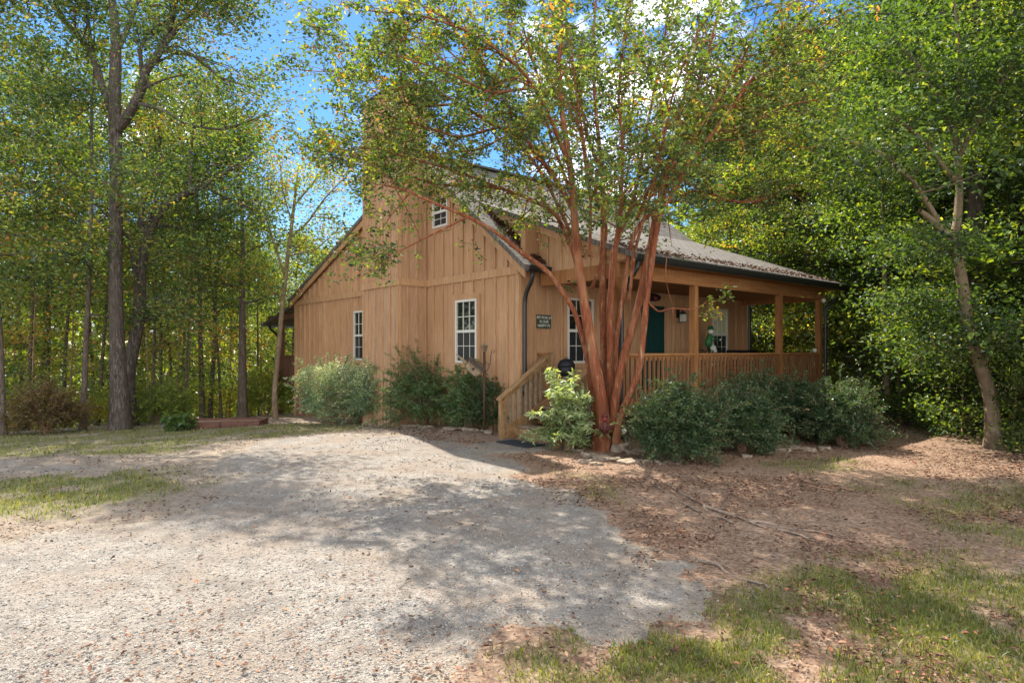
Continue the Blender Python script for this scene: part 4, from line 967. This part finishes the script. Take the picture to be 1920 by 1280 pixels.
# surface roots
rt = Tubes()
for (a, b_) in (((1240, 905), (1420, 990)), ((1285, 930), (1400, 985)), ((1320, 950), (1520, 1020)), ((1310, 1050), (1440, 1105)), ((1400, 980), (1560, 1010)), ((1215, 900), (1300, 960))):
    p0 = gpt(*a); p1 = gpt(*b_); n_ = 14; P = np.linspace(p0, p1, n_)+np.cumsum(rs.randn(n_, 3)*.02, 0)
    P[:, 2] = gz(P[:, 0], P[:, 1])+.004+.012*np.sin(np.linspace(0, 9, n_)); rt.add(P, np.linspace(.018, .008, n_), 6)
rt.build('surface_root', M['root'], crape, base)

# ------------------------------------------------------------------ LEFT OAK (traced) and its neighbour
def traced(name, D0, lst, bark, leaf, label, group, seed, lsize, lasp, extra=None, nleaf=46, sub=8, puff=(.42, .26), tint=.42, **kw):
    b0 = lst[0]; base = at(b0[0][0], b0[0][1], D0+b0[0][2]); base[2] = float(gz(base[0], base[1]))-.05
    root = empty(name, base, 0, label, 'tree', group); pl = Plant(seed)
    for k, s_ in enumerate(lst):
        P = np.array([np.r_[at(a, c, D0+d), r] for a, c, d, r in s_])
        if k == 0: P[0, 2] = base[2]-.05
        Q = resample(P, 20)
        if k == 0 and not kw.get('leafy'): pl.t.add(Q[:, :3], Q[:, 3], 12)
        else: pl.limb(Q[:, :3], Q[:, 3], sub, .33, 3, nleaf, puff, .3, .15, tint, .2, 8, kw.get('zmin', 3.0))
    if extra: extra(pl)
    pl.build(root, base, bark, leaf, lsize, lasp); return root
oak = traced('oak_tree', 17.7, [
 [(226, 806, 0, .33), (226, 780, 0, .26), (222, 700, 0, .205), (218, 600, 0, .18), (216, 500, 0, .172), (218, 400, 0, .165), (218, 300, 0, .16), (216, 240, 0, .15), (214, 180, 0, .17), (214, 140, -.1, .15), (222, 90, -.2, .13), (212, 30, -.3, .11), (205, -60, -.4, .06)],
 [(216, 220, 0, .12), (192, 165, .3, .11), (172, 95, .6, .095), (135, 55, .9, .08), (105, 20, 1.1, .06), (95, -50, 1.3, .03)],
 [(220, 245, 0, .14), (245, 210, -.4, .13), (268, 165, -.8, .12), (272, 130, -1.0, .11), (300, 100, -1.2, .1), (320, 50, -1.4, .08), (330, 0, -1.6, .06), (345, -70, -1.8, .03)],
 [(300, 95, -1.2, .07), (335, 50, -1.5, .06), (372, 10, -1.8, .045), (400, -60, -2, .02)],
 [(268, 160, -.8, .06), (262, 90, -1.0, .05), (285, 55, -1.2, .04), (320, 35, -1.3, .02)],
 [(262, 195, -.6, .06), (305, 205, -1.2, .05), (350, 235, -1.8, .04), (420, 245, -2.3, .03), (500, 215, -2.8, .015)],
 [(300, 95, -1.2, .05), (360, 100, -1.6, .045), (420, 150, -2.2, .035), (480, 165, -2.6, .012)],
 [(222, 90, -.2, .08), (245, 40, 0, .07), (262, -10, .2, .05), (280, -80, .4, .02)],
 [(172, 95, .6, .05), (165, 30, .3, .04), (150, -40, 0, .02)],
 [(330, 0, -1.6, .05), (400, -10, -2.2, .04), (450, 30, -2.8, .012)],
 [(345, -60, -1.8, .04), (420, -60, -2.4, .03), (500, -30, -3.0, .015)],
 [(192, 165, .3, .04), (140, 170, -.6, .03), (80, 190, -1.5, .015)],
 [(216, 330, 0, .04), (250, 320, -1.0, .03), (300, 330, -2.0, .015)],
 ], M['oakbark'], M['lf_oak'], 'big grey-barked oak with forked limbs at the left edge of the grass', None, 201, .10, .5, sub=10, nleaf=52, puff=(.4, .22))
oak2 = traced('oak_tree', 19.0, [
 [(246, 800, 0, .26), (240, 760, 0, .22), (238, 710, 0, .19), (250, 650, 0, .18), (262, 600, 0, .17), (262, 520, 0, .16), (268, 460, 0, .15), (280, 430, 0, .14), (300, 390, -.1, .12), (345, 362, -.2, .1), (385, 350, -.3, .09), (430, 320, -.5, .05), (470, 290, -.6, .02)],
 [(268, 460, 0, .09), (262, 380, .3, .08), (300, 330, .5, .07), (300, 270, .6, .05), (290, 200, .6, .02)],
 [(355, 358, -.2, .05), (358, 290, -.2, .045), (362, 230, -.2, .03), (380, 160, -.2, .015)],
 [(262, 560, 0, .05), (310, 560, -.8, .035), (360, 600, -1.5, .015)],
 [(385, 350, -.3, .05), (440, 380, -.8, .035), (500, 400, -1.2, .015)],
 [(265, 500, 0, .04), (320, 470, -.6, .03), (380, 470, -1.2, .015)],
 ], M['oakbark'], M['lf_oak'], 'slimmer dark oak leaning right just behind the big grey-barked oak', None, 202, .10, .5, sub=9, nleaf=50, leafy=True, zmin=2.0)

# ------------------------------------------------------------------ RIGHT TREE with pale leaning trunk
right_pale = traced('maple_tree', 10.9, [
 [(1862, 858, 0, .17), (1862, 800, 0, .115), (1858, 740, 0, .105), (1840, 690, 0, .10), (1822, 640, 0, .097), (1812, 590, 0, .092), (1806, 540, 0, .088), (1798, 490, 0, .085), (1785, 455, 0, .085), (1768, 430, -.1, .075), (1750, 415, -.2, .06), (1725, 395, -.4, .035)],
 [(1785, 462, 0, .08), (1795, 420, .1, .07), (1800, 350, .2, .06), (1790, 250, .2, .045), (1800, 120, .2, .03), (1790, 0, .2, .015)],
 [(1775, 475, 0, .04), (1745, 468, -.2, .035), (1720, 450, -.4, .02)],
 [(1806, 560, 0, .03), (1775, 565, .2, .024), (1730, 562, .5, .018), (1690, 572, .7, .01)],
 [(1768, 430, -.1, .05), (1720, 350, -.5, .04), (1660, 290, -.9, .03), (1580, 260, -1.2, .015)],
 [(1800, 350, .2, .04), (1720, 250, 0, .03), (1640, 200, -.3, .02)],
 [(1795, 300, .2, .04), (1850, 200, -.3, .03), (1900, 120, -.8, .015)],
 [(1840, 690, 0, .03), (1870, 640, -.4, .02), (1920, 600, -.8, .01)],
 [(1790, 250, .2, .04), (1730, 130, .2, .03), (1660, 60, .1, .015)],
 [(1820, 620, 0, .03), (1760, 640, .6, .02), (1700, 690, 1.0, .01)],
 ], M['palebark'], M['lf_green'], 'pale smooth-barked tree with a leaning trunk at the right wood edge', None, 203, .082, .62, sub=10, nleaf=60, puff=(.46, .08), zmin=1.6, tint=.45)

# ------------------------------------------------------------------ FOREST TEMPLATES (first one of each placed, the rest are copies)
GL_ = 'tall trees in the left woods'; GR_ = 'leafy trees of the right woods'; GB = 'trees behind the house'; GU = 'young understory trees in the left woods'; GE = 'saplings along the right wood edge'
LT = 'tall dark-trunked tree standing deep in the left woods'; LR = 'dense green tree in the wall of the right woods'; LB = 'round-topped tree rising behind the house roof'; LU = 'young yellow-green tree among the left woods'; LE = 'low leafy sapling at the foot of the right woods'
spec = {
 'tall': dict(H=17, r0=.135, clear=4.2, Rm=3.4, nl=22, sub=6, ncl=3, nleaf=30, puff=(.42, .24), tint=.42),
 'bare': dict(H=14, r0=.075, clear=6.5, Rm=1.9, nl=14, sub=4, ncl=3, nleaf=30, puff=(.36, .18), tint=.45, lean=.05),
 'stout': dict(H=10.5, r0=.17, clear=4, Rm=2.2, nl=18, sub=5, ncl=3, nleaf=32, puff=(.4, .2), tint=.45, lean=.02),
 'slim': dict(H=14, r0=.085, clear=3.2, Rm=2.6, nl=22, sub=5, ncl=3, nleaf=34, puff=(.38, .2), tint=.48),
 'young': dict(H=7.5, r0=.045, clear=.8, Rm=2.3, nl=16, sub=4, ncl=3, nleaf=24, puff=(.36, .13), tint=.58),
 'broad': dict(H=13.5, r0=.2, clear=1.6, Rm=3.7, nl=32, sub=7, ncl=3, nleaf=76, puff=(.5, .1), tint=.42, el=(-8, 50)),
 'broad2': dict(H=12, r0=.15, clear=1.2, Rm=3.0, nl=30, sub=7, ncl=3, nleaf=70, puff=(.46, .09), tint=.48, el=(-10, 45)),
 'round': dict(H=11, r0=.16, clear=2.0, Rm=3.4, nl=24, sub=6, ncl=3, nleaf=38, puff=(.42, .26), tint=.45),
 'sapling': dict(H=3.0, r0=.03, clear=.25, Rm=1.0, nl=14, sub=4, ncl=3, nleaf=20, puff=(.2, .1), tint=.4),
}
protos = {}
def plant(kind, name, seed, bark, leaf, ls, la, label, group, pos, rz=0, s=1.0, **kw):
    key = (kind, leaf, seed)
    if key not in protos:
        protos[key] = make_tree(name, seed, M[bark], M[leaf], ls, la, label, group, pos, rz, **spec[kind], **kw)
        protos[key].scale = (s, s, s)
        return protos[key]
    return copy_tree(protos[key], pos, rz, s, label, group)
rr = np.random.RandomState(9)
# individually visible trunks of the left woods
for px, D, kind, s, lab in ((155, 18.2, 'slim', 1.05, 'slender straight tree left of the big grey-barked oak'), (8, 17.0, 'slim', .95, 'thin curved tree at the far left behind the globe lamp'),
                            (380, 24, 'tall', .8, 'dark-trunked tree behind the left end of the red timber box'), (393, 25.5, 'tall', .76, 'dark-trunked tree close beside its twin behind the red timber box'),
                            (455, 22, 'stout', 1.0, 'stout tree behind the right end of the red timber box'), (300, 25, 'slim', 1.0, 'thin tree midway between the big oak and the red timber box'),
                            (88, 26, 'tall', .9, 'tall tree behind the russet shrub at the left')):
    plant(kind, 'gum_tree' if kind == 'slim' else 'oak_tree', 301 if kind == 'tall' else 305 if kind == 'stout' else 311, 'darkbark', 'lf_oak', .12, .55, lab, GL_, gD(px, D), rr.rand()*6, s)
for px, D, s in ((-120, 20, 1.0), (40, 30, .9), (180, 31, .8), (-30, 24, .9), (260, 30, .8), (340, 34, .85), (470, 36, .66), (-220, 26, 1.0)):
    plant('tall', 'oak_tree', 302, 'darkbark', 'lf_yellow' if s < .97 else 'lf_oak', .14, .6, LT, GL_, gD(px, D), rr.rand()*6, s)
for px, D, s in ((60, 21, .9), (130, 23, 1.0), (330, 23, .9), (430, 27, 1.0), (200, 26, 1.1), (280, 21.5, .75), (20, 27, 1.0), (350, 29, 1.0), (490, 28, .95), (-60, 22, .9), (-160, 24, 1.0), (410, 33, 1.1), (240, 34, 1.1), (100, 33, 1.1)):
    plant('young', 'young_tree', 321, 'twig', 'lf_yellow', .11, .55, LU, GU, gD(px, D), rr.rand()*6, s)
traced('gum_tree', 20.6, [
 [(517, 792, 0, .11), (514, 740, 0, .085), (520, 680, 0, .08), (527, 600, 0, .075), (535, 520, 0, .068), (545, 440, 0, .06), (552, 380, -.2, .045), (560, 310, -.3, .02)],
 [(545, 445, 0, .04), (575, 420, -.3, .035), (610, 370, -.6, .025), (650, 330, -.9, .012)],
 [(535, 520, 0, .04), (512, 450, .3, .033), (495, 395, .5, .022), (470, 350, .6, .01)],
 [(552, 385, -.2, .03), (590, 340, -.5, .025), (620, 295, -.8, .012)],
 [(540, 480, 0, .03), (590, 470, -.5, .022), (640, 425, -1.0, .01)],
 [(530, 560, 0, .025), (500, 540, -.4, .018), (470, 500, -.8, .01)],
 [(548, 420, 0, .03), (530, 360, -.5, .022), (525, 300, -.8, .01)],
 ], M['palebark'], M['lf_yellow'], 'small yellowing tree with thin pale trunks beside the rear porch', None, 204, .09, .52, sub=9, nleaf=40, puff=(.36, .18), zmin=3.4, tint=.6)
for px, D, s in ((50, 21.5, 1.0), (118, 24, 1.05), (185, 23, .95), (285, 22.5, .9), (325, 26, 1.0), (415, 24, .8), (345, 21.2, .7), (-40, 21, 1.0), (72, 28, 1.1), (240, 27, 1.0), (485, 25.5, .66)):
    plant('bare', 'gum_tree', 313, 'darkbark', 'lf_oak', .11, .55, 'slender bare-stemmed tree among the left woods', 'slender trunks in the left woods', gD(px, D), rr.rand()*6, s)
# behind the house
for px, D, s in ((590, 34, .78), (640, 38, .82), (545, 31, .78), (700, 44, .85), (1210, 38, .62), (1300, 34, .7), (1120, 46, .62), (1360, 31, .8)):
    plant('round', 'hickory_tree', 331, 'darkbark', 'lf_yellow', .13, .6, LB, GB, gD(px, D), rr.rand()*6, s)
# right woods
for x, y_, s in ((13.2, 17.6, 1.0), (12.5, 13.0, 1.05), (11.5, 18.5, 1.05), (10.2, 23, 1.0), (14.5, 20, 1.1), (14.0, 26, 1.1), (16, 15.5, 1.1), (9.5, 27, .95), (18, 24, 1.2), (13, 32, 1.1)):
    plant('broad', 'maple_tree', 341, 'darkbark', 'lf_green', .084, .6, LR, GR_, gl(x, y_, -.05), rr.rand()*6, s)
for x, y_, s in ((10.6, 12.4, .85), (11.6, 20.5, 1.0), (13.0, 16, 1.0), (12.0, 18.3, .9), (16.5, 19, 1.1), (12.0, 10.0, 1.0), (14, 10.8, 1.0)):
    plant('broad2', 'maple_tree', 342, 'darkbark', 'lf_maple', .076, .62, LR, GR_, gl(x, y_, -.05), rr.rand()*6, s)
for x, y_, s in ((9.4, 20.2, .9), (8.9, 24.0, .95), (11.0, 26.5, 1.0), (10.6, 17.4, .85)):
    plant('broad2', 'maple_tree', 344, 'darkbark', 'lf_yellow', .095, .62, 'yellow-green tree seen beyond the far end of the porch', 'yellow-green trees beyond the porch', gl(x, y_, -.05), rr.rand()*6, s)
plant('broad2', 'maple_tree', 343, 'darkbark', 'lf_maple', .10, .8, 'bright yellow-green maple crown at the upper right edge', None, gl(9.9, 9.3, -.05), .6, .98)
make_tree('gum_tree', 345, M['darkbark'], M['lf_green'], .1, .66, 'thick dark trunk standing right behind the pale leaning tree', None, gD(1822, 12.9), .3, H=15, r0=.23, clear=5, Rm=3.2, nl=18, sub=6, ncl=3, nleaf=36, puff=(.4, .18), tint=.4, lean=.01, trunk_wob=.02)
make_tree('gum_tree', 346, M['palebark'], M['lf_maple'], .1, .66, 'thin pale straight sapling trunk at the end of the dirt path', None, gD(1664, 14.6), .3, H=9, r0=.075, clear=4.2, Rm=1.3, nl=14, sub=5, ncl=3, nleaf=34, puff=(.34, .15), tint=.5, lean=.02, trunk_wob=.03)
for x, y_, s in ((8.5, 10.3, .5), (8.9, 11.2, .6), (8.7, 12.2, .75), (8.9, 13.2, .8), (8.8, 14.3, .75), (9.3, 14.9, .9), (9.7, 11.6, .9), (10.2, 12.5, 1.0), (9.6, 13.9, 1.0), (10.4, 10.4, .9), (11.2, 11.4, 1.1), (10.0, 15.9, 1.1), (9.9, 16.9, 1.0), (9.0, 18.0, 1.0), (11.3, 13.9, 1.1), (9.2, 21.5, 1.2), (8.4, 25, 1.3), (9.0, 9.4, .6), (7.7, 21.3, .9)):
    plant('sapling', 'sapling', 351 if s < .85 else 352, 'twig', 'lf_maple' if s < .85 else 'lf_green', .095, .62, LE, GE, gl(x, y_, -.03), rr.rand()*6, s)
# distant mass of woods closing the view
rs = np.random.RandomState(44); n = 46000
ang = rs.uniform(R(-62), R(62), n); Dd = rs.uniform(44, 75, n); px_ = np.sin(ang)*Dd; py_ = np.cos(ang)*Dd
topz = np.where(np.degrees(ang) < -21, 15, np.where(np.degrees(ang) > 14, 16, 7.0))*(.7+.5*fbm(np.degrees(ang)*.22, Dd*.1, 5))
zz = gz(px_, py_)+topz*rs.rand(n)**.9
P = np.stack([px_, py_, zz], 1); tn = .5+.9*(fbm(np.degrees(ang)*.5, zz*.3, 9)-.5)+rs.randn(n)*.1
tag(leaf_obj('distant_woods', P, tn, .75, .7, rs, M['lf_yellow'], upb=.4), 'hazy mass of far woods closing the view behind the trees', 'woods', kind='stuff')

# ------------------------------------------------------------------ SHRUBS
def shrub(name, px, py, D, wpx, hpx, leaf, ls, la, seed, label, n=5200, lump=.35, stems=9, tint=.42, spray=.0, depth=.85, flat=.15, hollow=.45, cat='shrub', toptint=.0):
    p = at(px, py, D); p[2] = float(gz(p[0], p[1])); wpx *= 1.1; hpx *= 1.02
    root = empty(name, p, 0, label, cat); rs = np.random.RandomState(seed); h = hpx*D/F; rx = wpx*D/F/2; ry = rx*depth
    th = rs.rand(n)*2*PI; cz = rs.uniform(-.72, 1, n); rad = (hollow+(1-hollow)*rs.rand(n)**.5)
    sx = np.sqrt(1-np.clip(cz, -1, 1)**2); d = np.stack([np.cos(th)*sx, np.sin(th)*sx, cz], 1)
    off = seed*1.7
    lm = 1+1.6*lump*(fbm(np.degrees(th)/34+off, cz*2.2+off, seed, 3)-.5)*2
    P = d*(rad*.92)[:, None]*lm[:, None]*[rx, ry, h*.53]; P[:, 2] += h*.42; P[:, 2] = np.abs(P[:, 2])
    tn = tint+.35*(fbm(P[:, 0]*3+off, P[:, 2]*3, seed+3)-.5)+rs.randn(n)*.13+toptint*np.clip(P[:, 2]/h-.45, 0, 1)*rad  # toptint whitens the upper leaves: sun sheen put into the leaf colour
    tb = Tubes(); PP = [P]; TT = [tn]
    for k in range(stems):
        a = rs.rand()*6.28; e = np.array([math.cos(a)*rx*rs.uniform(.2, .9), math.sin(a)*ry*rs.uniform(.2, .9), h*rs.uniform(.55, .95)])
        q = resample(np.array([[math.cos(a)*.06, math.sin(a)*.06, -.03], e*[.4, .4, .5], e]), 8); tb.add(q, np.linspace(.016, .004, 8), 5)
    ns = int(spray*170)
    for k in range(ns):
        i = rs.randint(n); q0 = P[i]; dd = unit(d[i]*[1, 1, .6]+np.array([0, 0, .5])+rs.randn(3)*.35); l = rs.uniform(.1, .6)**1.15*h*.8
        q = np.stack([q0, q0+dd*l*.6, q0+dd*l-np.array([0, 0, .18*l])]); tb.add(q, [.004, .003, .0015], 3)
        m = int(26*l/.3); w_ = rs.rand(m)[:, None]; PP.append(q[0]*(1-w_)+q[2]*w_+rs.randn(m, 3)*.018+np.array([0, 0, 1.0])*.1*l*(w_*(1-w_))*4); TT.append(np.full(m, tint+.12)+rs.randn(m)*.12)
    tb.add(np.array([[0, 0, -.08], [0, 0, .02], [0, 0, .09]]), [.085, .08, .05], 8)
    tb.build('stems', M['twig'], root); PP = np.concatenate(PP); TT = np.concatenate(TT)
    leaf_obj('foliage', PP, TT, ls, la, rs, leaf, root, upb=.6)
    return root
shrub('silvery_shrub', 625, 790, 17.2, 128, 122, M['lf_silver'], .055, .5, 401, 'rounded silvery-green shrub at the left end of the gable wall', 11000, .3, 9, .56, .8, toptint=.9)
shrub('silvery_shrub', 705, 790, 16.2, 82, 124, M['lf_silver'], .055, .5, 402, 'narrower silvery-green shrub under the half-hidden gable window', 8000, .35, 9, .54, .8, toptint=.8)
shrub('arching_shrub', 795, 800, 14.9, 130, 120, M['lf_nandina'], .05, .45, 403, 'wide arching shrub in front of the chimney chase', 7500, .5, 12, .55, 2.2)
shrub('nandina_shrub', 878, 808, 13.6, 66, 112, M['lf_nandina'], .075, .36, 404, 'leafy nandina-like shrub below the gable window beside the iron pole', 2600, .5, 10, .55, .8)
shrub('nandina_shrub', 920, 812, 13.4, 62, 92, M['lf_dark'], .055, .42, 405, 'small dark shrub between the iron pole and the stair rail', 2600, .5, 9, .55, 1.2)
shrub('pale_shrub', 1066, 836, 10.75, 78, 136, M['lf_pale'], .105, .34, 406, 'pale variegated shrub beside the porch steps', 1500, .6, 11, .55, .5, depth=.8, hollow=.3)
shrub('dark_shrub', 1272, 862, 9.65, 150, 146, M['lf_dark'], .046, .5, 407, 'dark green shrub just right of the red-barked trunk', 12500, .35, 10, .5, 1.6)
shrub('dark_shrub', 1392, 846, 10.5, 130, 118, M['lf_dark'], .046, .5, 408, 'dark green shrub in the middle of the porch front row', 10500, .4, 10, .47, 1.6)
shrub('dark_shrub', 1492, 826, 12.0, 130, 118, M['lf_dark'], .05, .5, 409, 'dark green shrub with open trunks below the far porch bay', 8000, .4, 12, .45, 1.4, hollow=.55)
shrub('dark_shrub', 1580, 836, 11.2, 112, 108, M['lf_dark'], .046, .5, 410, 'wide dark green shrub at the right end of the row by the path', 9000, .4, 10, .5, 1.8)
shrub('dark_shrub', 1425, 830, 12.4, 110, 112, M['lf_dark'], .05, .5, 411, 'dark green shrub set back against the porch railing', 6000, .4, 10, .5, 2.0)
shrub('russet_shrub', 88, 812, 17.0, 120, 92, M['lf_brown'], .06, .5, 412, 'russet-leaved shrub at the wood edge near the white globe lamp', 5000, .5, 12, .45, 1.5)
shrub('broadleaf_plant', 335, 806, 16.6, 50, 34, M['lf_green'], .16, .6, 413, 'low broad-leaved plant at the left end of the red timber box', 260, .4, 5, .5, 0, cat='plant')
shrub('understory_shrub', 300, 800, 19.6, 110, 78, M['lf_yellow'], .07, .5, 414, 'yellow-green undergrowth shrub right of the big grey-barked oak', 3500, .5, 8, .5, 1)
shrub('understory_shrub', 500, 786, 23.5, 90, 80, M['lf_yellow'], .08, .5, 415, 'pale yellow-green shrub behind the red timber box near the rear porch', 3000, .5, 8, .6, 1)
for k, (px, py, D) in enumerate(((165, 800, 22), (420, 785, 26), (30, 805, 21), (-60, 810, 20), (230, 795, 24), (360, 790, 27), (470, 782, 29))):
    o = shrub('understory_shrub', px, py, D, 130, 85, M['lf_yellow'], .09, .55, 430+k*3, 'loose yellow-green undergrowth shrub deep in the left woods', 2600, .55, 8, .78, 0); o['group'] = 'undergrowth shrubs in the left woods'

# ------------------------------------------------------------------ GRASS, LITTER, STONES (stuff)
rs = np.random.RandomState(66)
def px_scatter(n, y0=790, y1=1310, x0=-250, x1=2150, pw_=1.0):
    py = y0+(y1-y0)*rs.rand(n)**pw_; px = rs.uniform(x0, x1, n); x, y = gp(px, py); return x, y
x, y = px_scatter(300000); gm = grass_mask(x, y)*np.where(grav_mask(x, y) > .15, .12, 1); k = (rs.rand(len(x)) < gm*.55) & (y < 26); x, y = x[k], y[k]; n = len(x)
# keep blades out of the house footprint
hx = (x-A0[0])*VX[0]+(y-A0[1])*VX[1]; hy = (x-A0[0])*UX[0]+(y-A0[1])*UX[1]
k = ~((hx > -.05) & (hy > -2.3) & (hy < 12.2)); x, y = x[k], y[k]; n = len(x)
z = gz(x, y); hgt = (.014+.036*rs.rand(n)**1.6)*(1+.05*y); wdt = .0022*(1+.2*y); az = rs.rand(n)*2*PI; ln = rs.randn(n, 2)*.45
b0 = np.stack([x, y, z], 1); sd_ = np.stack([np.cos(az), np.sin(az), np.zeros(n)], 1)*wdt[:, None]
tip = b0+np.stack([ln[:, 0]*hgt, ln[:, 1]*hgt, hgt], 1); mid = b0+np.stack([ln[:, 0]*hgt*.3, ln[:, 1]*hgt*.3, hgt*.6], 1)
V = np.stack([b0-sd_, b0+sd_, mid+sd_*.7, mid-sd_*.7, tip+sd_*.1, tip-sd_*.1], 1).reshape(-1, 3); bidx = np.arange(n)[:, None]*6
Fq = np.concatenate([bidx+np.array([[0, 1, 2, 3]]), bidx+np.array([[3, 2, 4, 5]])])
tn = np.clip(.35+.7*(fbm(x*1.7, y*1.7, 91)-.5)+rs.randn(n)*.18, 0, 1)
tag(arr_mesh('grass', V, Fq, M['grass'], None, np.repeat(tn, 6)), 'short patchy grass in the yard', 'grass', kind='stuff')
# fallen leaves
x, y = px_scatter(200000, pw_=1.25); g = grav_mask(x, y); gm = grass_mask(x, y)
hx = (x-A0[0])*VX[0]+(y-A0[1])*VX[1]; hy = (x-A0[0])*UX[0]+(y-A0[1])*UX[1]
dens = np.where(g > .1, .07+.4*sstep(.6, .1, g), .85)*(1-.75*gm)*(.2+1.35*sstep(.4, .62, fbm(x*1.4, y*1.4, 15)))
dens = np.where(x < -2.5, dens*.35, dens)*(.45+.55*sstep(4.5, 7.5, y)); dens = np.where((hx < 0) & (hx > -3.4) & (hy < 7) & (hy > 0), dens*2.0+.15, dens)
k = (rs.rand(len(x)) < dens*.6) & ~((hx > 0) & (hy > -2.2) & (hy < 12.2)); x, y = x[k], y[k]; n = len(x)
P = np.stack([x, y, gz(x, y)+.022+rs.rand(n)*.02], 1); d = unit(np.stack([rs.randn(n), rs.randn(n), rs.randn(n)*.22], 1))
V, Fq = leaf_geo(P, (.016+.018*rs.rand(n)**3)*(1+.07*y), .55, rs, 3.0, .0, .22, d)
tag(arr_mesh('leaf_litter', V, Fq, M['litter'], None, np.repeat(np.clip(.36+.3*rs.randn(n), 0, 1), 6)), 'brown fallen leaves scattered over soil and gravel', 'leaf litter', kind='stuff')
# loose gravel stones
x, y = px_scatter(90000, 812, 1330, -350, 1450, .95); g = grav_mask(x, y)
k = rs.rand(len(x)) < np.clip(.15+g*1.3, 0, 1)*(g > -.15)*(.35+.9*fbm(x*1.8, y*1.8, 27)); x, y = x[k], y[k]; n = len(x)
s = .0028*np.exp(np.clip(rs.randn(n)*.42, -1, 1.25))*(1+.10*y); V = IV[None]*(1+.28*rs.randn(n, 12, 1)*.6); sq = np.stack([.8+.5*rs.rand(n), .7+.4*rs.rand(n), .42+.25*rs.rand(n)], 1)
V = V*sq[:, None, :]; an = rs.rand(n)*6.28; ca, sa = np.cos(an)[:, None], np.sin(an)[:, None]
V = np.stack([V[..., 0]*ca-V[..., 1]*sa, V[..., 0]*sa+V[..., 1]*ca, V[..., 2]], -1)*s[:, None, None]+np.stack([x, y, gz(x, y)+.018+s*.25], 1)[:, None, :]
Fq = (IF[None]+np.arange(n)[:, None, None]*12).reshape(-1, 3)
tn = np.clip(.56+.2*rs.randn(n), 0, .97); tn[rs.rand(n) < .025] = 1
tag(arr_mesh('gravel_stones', V.reshape(-1, 3), Fq, M['pebble'], None, np.repeat(tn, 12)), 'loose pale gravel stones covering the drive', 'gravel', kind='stuff')
